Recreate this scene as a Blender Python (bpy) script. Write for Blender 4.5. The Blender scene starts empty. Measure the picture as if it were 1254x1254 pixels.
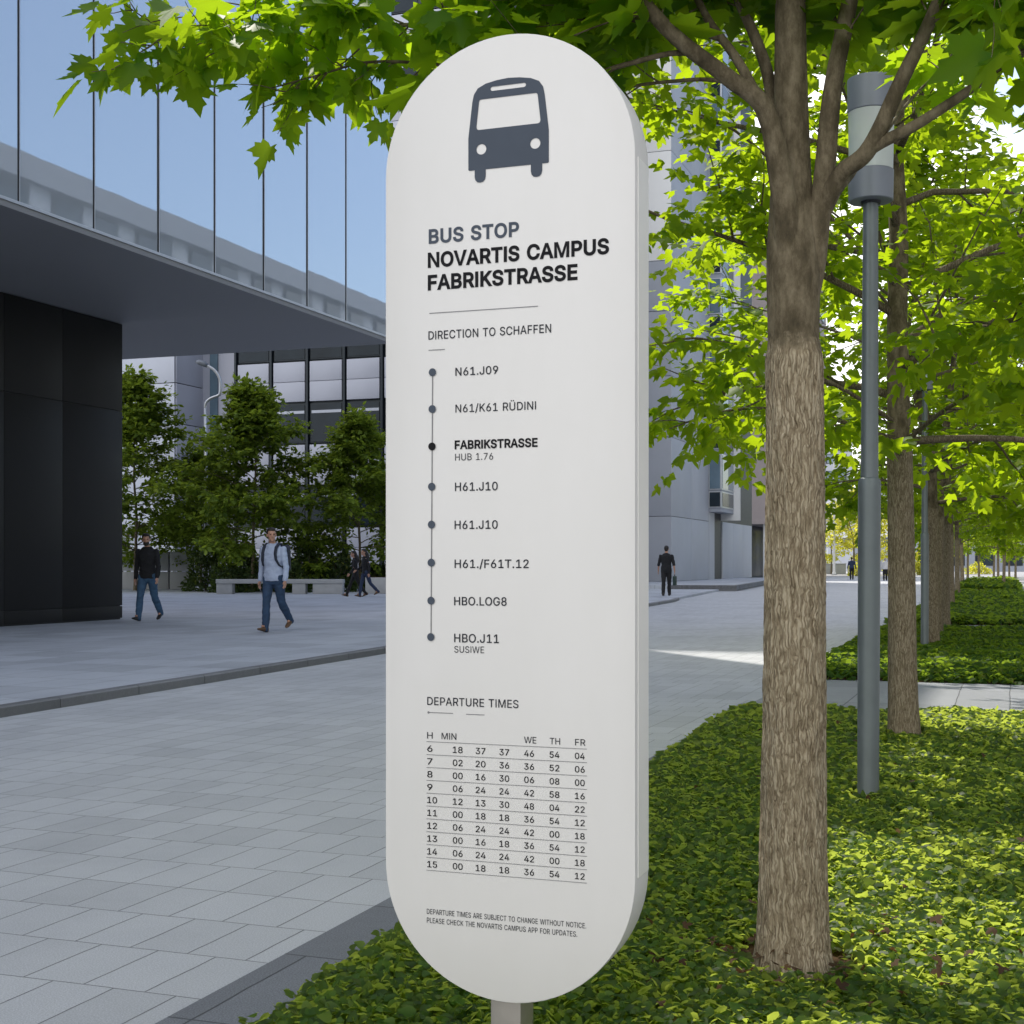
import bpy, bmesh, math, random
import numpy as np
from mathutils import Vector, Matrix, noise
from math import sin, cos, pi, radians as R

SC = bpy.context.scene
COL = SC.collection
EYE = 1.25                      # camera height
YAW = R(19.8)                   # the street runs 19.8 degrees to the right of the view axis
CY, SY = cos(YAW), sin(YAW)

def W(lat, s, z=0.0):           # street coordinates (lateral, along, up) to world
    return Vector((lat*CY + s*SY, -lat*SY + s*CY, z))
def P(px, py, Z):               # survey helper: where the ray through a spot of the photo meets depth Z
    return Vector(((px-627.0)/1700.0*Z, Z, EYE + (690.0-py)/1700.0*Z))
def G(px, py, z0=0.0):          # same, meeting the ground plane of height z0
    Z = 1700.0*(EYE-z0)/(py-690.0)
    return Vector(((px-627.0)/1700.0*Z, Z, z0))
def LS(p): return (p.x*CY - p.y*SY, p.x*SY + p.y*CY)   # world to (lateral, along)

# ------------------------------------------------------------------ node materials
class N:
    def __init__(s, name):
        s.m = bpy.data.materials.new(name); s.m.use_nodes = True
        s.t = s.m.node_tree; s.b = s.t.nodes['Principled BSDF']; s.o = s.t.nodes['Material Output']
    def n(s, typ, _in=None, **kw):
        k = s.t.nodes.new(typ)
        for a, v in kw.items(): setattr(k, a, v)
        for a, v in (_in or {}).items():
            if isinstance(v, bpy.types.NodeSocket): s.t.links.new(v, k.inputs[a])
            else: k.inputs[a].default_value = v
        return k
    def l(s, a, b): s.t.links.new(a, b)
    def coord(s, which='Object'): return s.n('ShaderNodeTexCoord').outputs[which]
    def mapping(s, vec, scale=(1,1,1), rot=(0,0,0), loc=(0,0,0)):
        return s.n('ShaderNodeMapping', {'Vector': vec, 'Scale': scale, 'Rotation': rot, 'Location': loc}).outputs[0]
    def noise(s, vec, scale, detail=4, rough=.6, out=0):
        return s.n('ShaderNodeTexNoise', {'Vector': vec, 'Scale': scale, 'Detail': detail, 'Roughness': rough}).outputs[out]
    def ramp(s, fac, stops):
        r = s.n('ShaderNodeValToRGB', {'Fac': fac}); e = r.color_ramp.elements
        while len(e) < len(stops): e.new(.5)
        for i, (p, c) in enumerate(stops):
            e[i].position = p; e[i].color = (*c, 1) if len(c) == 3 else c
        return r.outputs[0]
    def math(s, op, a, b=None, c=None, clamp=False):
        k = s.t.nodes.new('ShaderNodeMath'); k.operation = op; k.use_clamp = clamp
        for i, v in enumerate((a, b, c)):
            if v is None: continue
            if isinstance(v, bpy.types.NodeSocket): s.l(v, k.inputs[i])
            else: k.inputs[i].default_value = v
        return k.outputs[0]
    def mix(s, fac, a, b, mode='MIX'):
        k = s.n('ShaderNodeMix', data_type='RGBA', blend_type=mode)
        for i, v in ((0, fac), (6, a), (7, b)):
            if isinstance(v, bpy.types.NodeSocket): s.l(v, k.inputs[i])
            elif isinstance(v, tuple): k.inputs[i].default_value = (*v, 1) if len(v) == 3 else v
            else: k.inputs[i].default_value = v
        return k.outputs[2]
    def bump(s, h, strength=.3, dist=.01, normal=None):
        k = s.n('ShaderNodeBump', {'Height': h, 'Strength': strength, 'Distance': dist})
        if normal is not None: s.l(normal, k.inputs['Normal'])
        return k.outputs[0]
    def set(s, **kw):
        for a, v in kw.items():
            a = a.replace('_', ' ')
            if isinstance(v, bpy.types.NodeSocket): s.l(v, s.b.inputs[a])
            elif isinstance(v, tuple) and len(v) == 3: s.b.inputs[a].default_value = (*v, 1)
            else: s.b.inputs[a].default_value = v
        return s.m

def plain(name, col, rough=.5, metal=0.0, var=.12, scale=8.0, bump=0.0, spec=.5):
    n = N(name); c = n.coord()
    f = n.noise(c, scale, 5)
    lo = tuple(x*(1-var) for x in col); hi = tuple(min(1, x*(1+var)) for x in col)
    n.set(Base_Color=n.ramp(f, [(.3, lo), (.7, hi)]), Metallic=metal, Specular_IOR_Level=spec)
    n.set(Roughness=n.math('MULTIPLY_ADD', f, .2, rough-.1, clamp=True))
    if bump: n.set(Normal=n.bump(n.noise(c, scale*9, 4), bump, .01))
    return n.m

def leaf_mat(name, dark, lite, trans, tfac=.45, rough=.42, spec=.5):
    n = N(name)
    rnd = n.n('ShaderNodeNewGeometry').outputs['Random Per Island']
    col = n.ramp(rnd, [(0, dark), (.55, tuple((a+b)/2 for a, b in zip(dark, lite))), (.955, lite), (.985, tuple(min(1, x*1.3+.05*k) for k, x in zip((1.6, .9, .1), lite)))])
    n.set(Base_Color=col, Roughness=rough, Specular_IOR_Level=spec)
    tr = n.n('ShaderNodeBsdfTranslucent', {'Color': n.mix(rnd, tuple(x*.8 for x in trans), trans)})
    mx = n.n('ShaderNodeMixShader', {0: tfac, 1: n.b.outputs[0], 2: tr.outputs[0]})
    n.l(mx.outputs[0], n.o.inputs[0]); return n.m

# ------------------------------------------------------------------ mesh builders
class MB:
    def __init__(s): s.v = []; s.f = []; s.mi = []
    def add(s, verts, faces, mi=0):
        o = len(s.v); s.v += [tuple(p) for p in verts]
        s.f += [tuple(i+o for i in f) for f in faces]; s.mi += [mi]*len(faces); return s
    def box(s, x0, x1, y0, y1, z0, z1, mi=0):
        v = [(x, y, z) for z in (z0, z1) for y in (y0, y1) for x in (x0, x1)]
        return s.add(v, [(0,2,3,1), (4,5,7,6), (0,1,5,4), (2,6,7,3), (0,4,6,2), (1,3,7,5)], mi)
    def bbox(s, x0, x1, y0, y1, z0, z1, b=.01, mi=0):       # box with chamfered edges
        bm = bmesh.new(); bmesh.ops.create_cube(bm, size=1)
        for v in bm.verts:
            v.co = Vector((x0+(v.co.x+.5)*(x1-x0), y0+(v.co.y+.5)*(y1-y0), z0+(v.co.z+.5)*(z1-z0)))
        bmesh.ops.bevel(bm, geom=bm.edges[:], offset=b, segments=2, affect='EDGES', profile=.6)
        bm.verts.index_update()
        s.add([v.co for v in bm.verts], [[v.index for v in f.verts] for f in bm.faces], mi); bm.free(); return s
    def prism(s, poly, z0, z1, mi=0):
        n = len(poly); v = [(*p, z0) for p in poly] + [(*p, z1) for p in poly]
        f = [tuple(range(n-1, -1, -1)), tuple(range(n, 2*n))] + [(i, (i+1) % n, n+(i+1) % n, n+i) for i in range(n)]
        return s.add(v, f, mi)
    def tube(s, pts, rad, n=8, cap=True, mi=0, squash=None):
        pts = [Vector(p) for p in pts]; m = len(pts)
        if not hasattr(rad, '__len__'): rad = [rad]*m
        t = [(pts[min(i+1, m-1)]-pts[max(i-1, 0)]).normalized() for i in range(m)]
        a = Vector((1, 0, 0)) if abs(t[0].x) < .9 else Vector((0, 1, 0))
        x = (a - t[0]*a.dot(t[0])).normalized(); v = []
        for i in range(m):
            x = (x - t[i]*x.dot(t[i])).normalized(); y = t[i].cross(x)
            for k in range(n):
                w = 2*pi*k/n; v.append(pts[i] + (x*cos(w) + y*sin(w))*rad[i])
        f = [(i*n+k, i*n+(k+1) % n, (i+1)*n+(k+1) % n, (i+1)*n+k) for i in range(m-1) for k in range(n)]
        if cap: f += [tuple(range(n-1, -1, -1)), tuple((m-1)*n+k for k in range(n))]
        return s.add(v, f, mi)
    def rings(s, rings, mi=0):                                # loft closed rings of equal length
        n = len(rings[0]); v = [p for r in rings for p in r]; m = len(rings)
        f = [(i*n+k, i*n+(k+1) % n, (i+1)*n+(k+1) % n, (i+1)*n+k) for i in range(m-1) for k in range(n)]
        f += [tuple(range(n-1, -1, -1)), tuple((m-1)*n+k for k in range(n))]
        return s.add(v, f, mi)
    def lathe(s, prof, n=24, c=(0, 0), mi=0, cap=True):
        return s.rings([[(c[0]+r*cos(2*pi*k/n), c[1]+r*sin(2*pi*k/n), z) for k in range(n)] for r, z in prof], mi)
    def ball(s, c, r, n=10, mi=0, M=None):
        if not hasattr(r, '__len__'): r = (r, r, r)
        rg = []
        for i in range(1, n):
            th = pi*i/n
            rg.append([Vector((r[0]*sin(th)*cos(2*pi*k/(2*n)), r[1]*sin(th)*sin(2*pi*k/(2*n)), -r[2]*cos(th))) for k in range(2*n)])
        rg = [[(M @ p if M else p) + Vector(c) for p in q] for q in rg]
        return s.rings(rg, mi)
    def build(s, name, mats, parent=None, smooth=False, sharp=None):
        me = bpy.data.meshes.new(name); me.from_pydata(s.v, [], s.f)
        for m in (mats if isinstance(mats, (list, tuple)) else [mats]): me.materials.append(m)
        if any(s.mi): me.polygons.foreach_set('material_index', s.mi)
        if smooth or sharp: me.polygons.foreach_set('use_smooth', [True]*len(me.polygons))
        me.validate(); me.update()
        if sharp: me.set_sharp_from_angle(angle=R(sharp))
        return link(name, me, parent)

def link(name, data, parent=None):
    o = bpy.data.objects.new(name, data); COL.objects.link(o)
    if parent: o.parent = parent
    return o
def tag(o, label=None, cat=None, group=None, kind=None):
    for k, v in (('label', label), ('category', cat), ('group', group), ('kind', kind)):
        if v: o[k] = v
    return o
def thing(name, loc=(0, 0, 0), rz=0.0, **kw):
    o = link(name, None); o.location = loc; o.rotation_euler = (0, 0, rz); o.empty_display_size = .1
    return tag(o, **kw)
def copy_tree(o, parent=None):
    c = o.copy(); COL.objects.link(c)
    if parent: c.parent = parent
    for ch in o.children: copy_tree(ch, c)
    return c

# ------------------------------------------------------------------ leaves (numpy)
def halfleaf(half, fold=.22, droop=.15):
    v = []; fs = []
    for sg in (1, -1):
        ids = []
        for i, (x, y) in enumerate(half):
            z = -abs(x)*fold - droop*y*y*.5 + (.06 if .2 < abs(x) else 0)
            if x == 0 and sg == -1: ids.append([j for j, q in enumerate(v) if q[0] == 0 and q[1] == y][0])
            else: v.append((x*sg, y, z)); ids.append(len(v)-1)
        fs.append(ids if sg == -1 else ids[::-1])
    return np.array(v, float), fs
MAPLE = halfleaf([(0, 0), (.12, -.09), (.30, -.10), (.28, .03), (.47, .10), (.41, .20), (.60, .43), (.40, .40), (.34, .50), (.17, .42), (.25, .66), (.14, .69), (0, 1.0)])
MAPLE2 = halfleaf([(0, 0), (.28, -.10), (.45, .10), (.60, .43), (.17, .42), (.24, .66), (0, 1.0)])
OVAL = halfleaf([(0, 0), (.34, .3), (.26, .68), (0, 1.0)])
IVY = halfleaf([(0, 0), (.28, -.05), (.42, .22), (.30, .55), (0, 1.0)], fold=.35, droop=.5)

def unit(a): return a/np.maximum(np.linalg.norm(a, axis=-1, keepdims=True), 1e-9)
def leaf_mesh(name, tmpl, pos, tip, nor, size, mat, extra=None):
    tv, tf = tmpl; n = len(pos); rr_ = np.random.default_rng(n)
    curl = rr_.normal(-.05, .22, n)[:, None, None]; fold = rr_.normal(0, .20, n)[:, None, None]; wide = rr_.uniform(.82, 1.15, n)[:, None, None]
    y = unit(tip); x = unit(np.cross(y, nor)); z = np.cross(x, y)
    V = pos[:, None, :] + size[:, None, None]*(tv[None, :, 0:1]*wide*x[:, None] + tv[None, :, 1:2]*y[:, None] + (tv[None, :, 2:3] + curl*tv[None, :, 1:2]**2 + fold*np.abs(tv[None, :, 0:1]))*z[:, None])
    k = len(tv); V = V.reshape(-1, 3)
    ls = np.array([len(f) for f in tf]); flat = np.concatenate([np.array(f) for f in tf])
    loops = (np.arange(n)[:, None]*k + flat[None]).ravel()
    tot = np.tile(ls, n); start = np.concatenate([[0], np.cumsum(tot)[:-1]])
    me = bpy.data.meshes.new(name); me.vertices.add(len(V)); me.vertices.foreach_set('co', V.ravel().astype(np.float32))
    me.loops.add(len(loops)); me.loops.foreach_set('vertex_index', loops.astype(np.int32))
    me.polygons.add(len(tot)); me.polygons.foreach_set('loop_start', start.astype(np.int32)); me.polygons.foreach_set('loop_total', tot.astype(np.int32))
    me.materials.append(mat); me.update(); me.validate(); return me
# ------------------------------------------------------------------ materials
def paving_mat(name, base, tile=(.22, .385), joint=.006, contrast=.22, speck=.18, rough=.62, tint2=None, shift=True):
    n = N(name); c = n.coord('Object')
    sx = n.n('ShaderNodeSeparateXYZ', {0: c}); X, Y = sx.outputs[0], sx.outputs[1]
    wob = n.noise(c, 1.1, 3)
    X = n.math('MULTIPLY_ADD', wob, .03, X); Y = n.math('MULTIPLY_ADD', n.noise(c, .9, 3), .04, Y)
    yy = n.math('DIVIDE', Y, tile[1]); row = n.math('FLOOR', yy); fy = n.math('FRACT', yy)
    wn = n.n('ShaderNodeTexWhiteNoise', {'W': row}, noise_dimensions='1D').outputs[0]
    sh = n.math('MULTIPLY', n.math('GREATER_THAN', wn, .62), .5 if shift else 0.0)
    xx = n.math('ADD', n.math('DIVIDE', X, tile[0]), sh); colm = n.math('FLOOR', xx); fx = n.math('FRACT', xx)
    # double-width slabs now and then
    def edge(f, w): return n.math('MINIMUM', f, n.math('SUBTRACT', 1.0, f))
    ex = n.math('MULTIPLY', edge(fx, 0), tile[0]); ey = n.math('MULTIPLY', edge(fy, 0), tile[1])
    e = n.math('MINIMUM', ex, ey)
    jm = n.n('ShaderNodeMapRange', {'Value': e, 'From Min': joint*.35, 'From Max': joint*.8, 'To Min': 0.0, 'To Max': 1.0}).outputs[0]
    cid = n.n('ShaderNodeCombineXYZ', {0: colm, 1: row, 2: 3.7}).outputs[0]
    rnd = n.n('ShaderNodeTexWhiteNoise', {'Vector': cid}, noise_dimensions='3D').outputs[0]
    lo = tuple(x*(1-contrast) for x in base); hi = tuple(x*(1+contrast*.6) for x in base)
    col = n.ramp(rnd, [(0, lo), (.12, tuple(x*(1-contrast*.8) for x in base)), (.35, base), (1, hi)])
    grain = n.noise(c, 190, 2, .8)
    col = n.mix(speck*1.6, col, n.ramp(grain, [(.35, (.18,.18,.18)), (.5, (.5,.5,.5)), (.66, (.95,.95,.95))]), 'OVERLAY')
    stain = n.noise(c, .55, 6, .65)
    col = n.mix(.55, col, n.ramp(stain, [(.30, (.38,.38,.385)), (.5, (.51,.51,.51)), (.72, (.58,.575,.57))]), 'OVERLAY')
    col = n.mix(jm, tuple(x*.36 for x in base), col)
    n.set(Base_Color=col, Roughness=n.math('MULTIPLY_ADD', n.noise(c, 14, 4), .25, rough-.12), Specular_IOR_Level=.42)
    b1 = n.bump(jm, .55, .004); b2 = n.bump(grain, .22, .0015, b1)
    n.set(Normal=b2); return n.m

M = {}
M['street'] = paving_mat('granite_street_slabs', (.43, .445, .47), tile=(.215, .385), contrast=.085, joint=.0045)
M['plaza'] = paving_mat('granite_plaza_slabs', (.40, .425, .47), tile=(.6, .9), joint=.008, contrast=.14)
M['path'] = paving_mat('granite_path_slabs', (.25, .26, .28), tile=(.46, 1.6), joint=.009, contrast=.10, shift=False)
M['band'] = paving_mat('dark_granite_band', (.155, .165, .185), tile=(.7, .66), joint=.006, contrast=.10, speck=.3)
M['kerb'] = paving_mat('kerb_granite', (.15, .155, .165), tile=(5, 1.25), joint=.012, contrast=.12, speck=.3, shift=False)
M['ground'] = plain('distant_paving', (.30, .30, .31), .8, scale=.2)
M['soil'] = plain('soil_and_litter', (.07, .042, .025), .95, var=.45, scale=14, bump=.6, spec=.1)

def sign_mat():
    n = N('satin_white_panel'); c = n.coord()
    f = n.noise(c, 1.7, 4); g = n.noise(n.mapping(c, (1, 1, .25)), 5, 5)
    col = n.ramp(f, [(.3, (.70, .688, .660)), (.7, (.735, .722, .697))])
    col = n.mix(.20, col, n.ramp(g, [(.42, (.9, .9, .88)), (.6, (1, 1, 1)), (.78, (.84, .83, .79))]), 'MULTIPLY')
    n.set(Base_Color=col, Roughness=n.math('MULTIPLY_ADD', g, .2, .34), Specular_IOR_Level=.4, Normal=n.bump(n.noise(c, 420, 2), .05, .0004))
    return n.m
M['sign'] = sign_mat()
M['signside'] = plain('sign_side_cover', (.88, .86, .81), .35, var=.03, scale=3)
M['ink_slate'] = plain('slate_vinyl', (.075, .09, .115), .5, var=.06, spec=.08)
M['ink_black'] = plain('black_vinyl', (.012, .012, .014), .45, var=.05, spec=.08)
M['ink_grey'] = plain('grey_vinyl', (.035, .038, .045), .5, var=.05, spec=.08)
M['ink_line'] = plain('line_vinyl', (.22, .22, .225), .5, var=.05, spec=.08)
M['post'] = plain('brushed_post', (.33, .31, .28), .42, .75, var=.08, scale=20)
M['lamp_metal'] = plain('grey_lamp_paint', (.155, .18, .185), .42, .35, var=.10, scale=5)
M['lamp_head'] = plain('grey_lantern_paint', (.19, .21, .245), .45, .2, var=.06, scale=4)
def lamp_glass():
    n = N('frosted_lamp_glass'); c = n.coord()
    n.set(Base_Color=(.84, .89, .87), Roughness=.3, Transmission_Weight=.55, IOR=1.3, Specular_IOR_Level=.6)
    n.set(Normal=n.bump(n.noise(n.mapping(c, (1, 1, .2)), 9, 2), .04, .01)); return n.m
M['lamp_glass'] = lamp_glass()
M['lamp_core'] = plain('lamp_reflector', (.72, .74, .72), .3, .3, var=.04)

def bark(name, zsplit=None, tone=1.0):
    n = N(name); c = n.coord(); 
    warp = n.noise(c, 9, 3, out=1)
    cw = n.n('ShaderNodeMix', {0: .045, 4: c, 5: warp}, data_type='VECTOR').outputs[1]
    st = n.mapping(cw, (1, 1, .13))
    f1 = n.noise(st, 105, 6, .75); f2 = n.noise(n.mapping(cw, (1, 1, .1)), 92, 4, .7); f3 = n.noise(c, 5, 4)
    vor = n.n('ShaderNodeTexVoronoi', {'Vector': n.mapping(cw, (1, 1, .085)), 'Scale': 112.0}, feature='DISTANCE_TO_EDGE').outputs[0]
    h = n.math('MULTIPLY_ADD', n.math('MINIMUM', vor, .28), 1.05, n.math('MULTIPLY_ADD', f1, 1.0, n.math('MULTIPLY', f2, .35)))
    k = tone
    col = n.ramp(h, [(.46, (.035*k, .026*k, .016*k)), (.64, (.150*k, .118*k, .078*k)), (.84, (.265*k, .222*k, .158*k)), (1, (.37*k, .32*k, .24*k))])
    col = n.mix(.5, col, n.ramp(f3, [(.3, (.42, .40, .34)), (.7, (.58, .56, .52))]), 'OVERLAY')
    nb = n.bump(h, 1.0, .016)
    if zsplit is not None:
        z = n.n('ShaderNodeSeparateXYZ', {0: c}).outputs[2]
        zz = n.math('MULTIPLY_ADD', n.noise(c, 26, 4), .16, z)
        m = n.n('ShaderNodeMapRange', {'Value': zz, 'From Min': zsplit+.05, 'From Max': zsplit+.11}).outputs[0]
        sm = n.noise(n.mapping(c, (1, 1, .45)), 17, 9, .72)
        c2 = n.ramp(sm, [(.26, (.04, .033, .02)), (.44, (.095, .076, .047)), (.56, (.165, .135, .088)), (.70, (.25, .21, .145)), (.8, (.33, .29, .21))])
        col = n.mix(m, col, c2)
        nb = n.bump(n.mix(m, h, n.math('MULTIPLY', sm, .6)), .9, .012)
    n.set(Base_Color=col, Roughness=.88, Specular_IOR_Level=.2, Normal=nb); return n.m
M['bark2'] = bark('furrowed_bark', 2.02)
M['bark3'] = bark('dark_bark', None, .75)
M['leaf'] = leaf_mat('maple_leaf', (.010, .042, .004), (.014, .060, .004), (.68, .92, .018), .52, .55, .2)
M['leaf_near'] = leaf_mat('maple_leaf_near', (.012, .048, .005), (.016, .068, .005), (.62, .90, .020), .52, .55, .2)
M['leaf_far'] = leaf_mat('sunlit_leaf', (.10, .13, .015), (.18, .20, .03), (.95, .92, .08), .6, .6)  # sunlit glow of the far trees put into the leaf colours
M['leaf_plaza'] = leaf_mat('plaza_leaf', (.035, .072, .010), (.19, .265, .040), (.40, .52, .04), .42, .6, .2)
M['shrub'] = leaf_mat('shrub_leaf', (.020, .045, .010), (.06, .10, .02), (.14, .2, .02), .3, .6)
M['ivy'] = leaf_mat('ground_cover_leaf', (.007, .027, .005), (.030, .088, .013), (.84, 1.0, .13), .46, .5, .28)
M['ivy_far'] = leaf_mat('ground_cover_leaf_far', (.012, .036, .006), (.022, .066, .009), (.60, .86, .06), .32, .6, .15)

def glass_facade():
    n = N('mirror_glass'); c = n.coord()
    n.set(Base_Color=(.80, .88, .98), Metallic=1.0, Roughness=.015)
    n.set(Normal=n.bump(n.noise(n.mapping(c, (1, 1, .4)), .5, 2), .012, .1))
    d = n.n('ShaderNodeBsdfDiffuse', {'Color': (.56, .62, .68, 1)})
    lw = n.n('ShaderNodeLayerWeight', {'Blend': .35}).outputs['Facing']
    fac = n.n('ShaderNodeMapRange', {'Value': lw, 'From Min': 0, 'From Max': 1, 'To Min': .46, 'To Max': .74}).outputs[0]
    mx = n.n('ShaderNodeMixShader', {0: fac, 1: d.outputs[0], 2: n.b.outputs[0]})
    n.l(mx.outputs[0], n.o.inputs[0]); return n.m
M['facade_glass'] = glass_facade()
M['window'] = plain('dark_window_glass', (.022, .032, .042), .12, 0, var=.3, scale=.4, spec=.15)
M['window_blue'] = plain('blue_window_glass', (.10, .16, .21), .05, 0, var=.25, scale=.5, spec=1.0)
M['joint'] = plain('dark_joint', (.02, .023, .028), .5, .3)
M['alu'] = plain('aluminium', (.55, .57, .60), .35, .7, var=.05)
M['soffit'] = plain('grey_soffit', (.24, .245, .26), .6, 0, var=.05, scale=.5)
M['darkwall'] = plain('charcoal_cladding', (.016, .0165, .018), .5, 0, var=.12, scale=1.5, spec=.16)
M['panel'] = plain('pale_metal_panel', (.40, .42, .50), .4, .1, var=.05, scale=.4)
M['panel2'] = plain('light_panel', (.44, .47, .55), .4, .1, var=.05, scale=.4)
M['mullion'] = plain('dark_mullion', (.020, .028, .036), .4, .4)
M['conc'] = plain('grey_concrete_cladding', (.40, .425, .47), .6, 0, var=.07, scale=.35)
M['conc2'] = plain('side_cladding', (.30, .325, .38), .6, 0, var=.06, scale=.35)
M['white'] = plain('white_cladding', (.70, .71, .72), .45, 0, var=.04, scale=.4)
M['pink'] = plain('pinkish_stone', (.33, .29, .29), .8, 0, var=.08, scale=.5)
M['bench'] = plain('bench_concrete', (.40, .41, .42), .7, 0, var=.08, scale=3)
M['lowwall'] = plain('low_wall_panel', (.42, .43, .45), .6, 0, var=.06, scale=1)
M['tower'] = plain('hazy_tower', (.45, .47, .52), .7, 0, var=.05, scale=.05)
M['office'] = plain('office_render', (.50, .51, .53), .7, 0, var=.05, scale=.2)
M['roofedge'] = plain('grey_parapet', (.10, .115, .145), .6, 0, var=.06, scale=.2)
M['bin'] = plain('planter_green', (.02, .05, .04), .5)
# ------------------------------------------------------------------ people
M['skin'] = plain('skin', (.42, .235, .165), .5, var=.08, scale=30)
M['hair'] = plain('dark_hair', (.012, .009, .007), .55, var=.3, scale=90, bump=.6)
M['hair_grey'] = plain('light_hair', (.35, .31, .27), .6, var=.2, scale=90)
M['denim'] = plain('denim', (.035, .085, .16), .85, var=.25, scale=12, bump=.25)
M['denim2'] = plain('dark_denim', (.022, .050, .105), .85, var=.25, scale=12, bump=.25)
M['black_cloth'] = plain('black_fleece', (.010, .011, .014), .9, var=.3, scale=25, bump=.3)
M['black_trousers'] = plain('black_trousers', (.012, .012, .014), .85, var=.3, scale=25, bump=.2)
M['blue_shirt'] = plain('pale_blue_shirt', (.36, .43, .58), .8, var=.10, scale=12, bump=.3)
M['navy'] = plain('navy_cloth', (.02, .035, .08), .85, var=.2, scale=20)
M['white_cloth'] = plain('white_cloth', (.62, .62, .64), .8, var=.08, scale=20)
M['brown_shoe'] = plain('brown_shoe', (.10, .055, .028), .5, var=.2, scale=30)
M['black_shoe'] = plain('black_shoe', (.015, .013, .012), .45, var=.2, scale=30)
M['pack'] = plain('navy_backpack', (.018, .024, .042), .8, var=.2, scale=30, bump=.2)
M['bag'] = plain('dark_green_bag', (.012, .035, .028), .6, var=.2, scale=30)

def remesh(mb, name, mat, vox, smooth=3, folds=0.0):
    me = bpy.data.meshes.new(name+'_tmp'); me.from_pydata(mb.v, [], mb.f); me.update()
    o = bpy.data.objects.new(name+'_tmp', me); COL.objects.link(o)
    m = o.modifiers.new('r', 'REMESH'); m.mode = 'VOXEL'; m.voxel_size = vox
    q = o.modifiers.new('s', 'SMOOTH'); q.iterations = smooth; q.factor = .5
    dg = bpy.context.evaluated_depsgraph_get(); dg.update()
    out = bpy.data.meshes.new_from_object(o.evaluated_get(dg))
    bpy.data.objects.remove(o); bpy.data.meshes.remove(me)
    out.name = name; out.materials.clear(); out.materials.append(mat)
    if folds:
        ns = [v.normal.copy() for v in out.vertices]
        for v, nn in zip(out.vertices, ns):
            p = v.co; f = noise.noise(Vector((p.x*9, p.y*9, p.z*16+p.x*6))) + .6*noise.noise(Vector((p.x*20+3, p.y*20, p.z*30)))
            v.co = p + nn*f*folds
    out.polygons.foreach_set('use_smooth', [True]*len(out.polygons)); return out

def rotx(v, a): return Vector((v.x, v.y*cos(a)-v.z*sin(a), v.y*sin(a)+v.z*cos(a)))
def limb(mb, a, b, ra, rb, n=12, k=5, bulge=0.0):
    a, b = Vector(a), Vector(b)
    mb.tube([a.lerp(b, i/k) for i in range(k+1)], [ra+(rb-ra)*i/k + bulge*sin(pi*i/k) for i in range(k+1)], n)
    mb.ball(a, ra, 7); mb.ball(b, rb, 7)
def torso(mb, prof, grow=0.0):
    mb.rings([[((rx+grow)*cos(2*pi*k/24), y+(ry+grow)*sin(2*pi*k/24), z) for k in range(24)] for z, rx, ry, y in prof])

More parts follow.
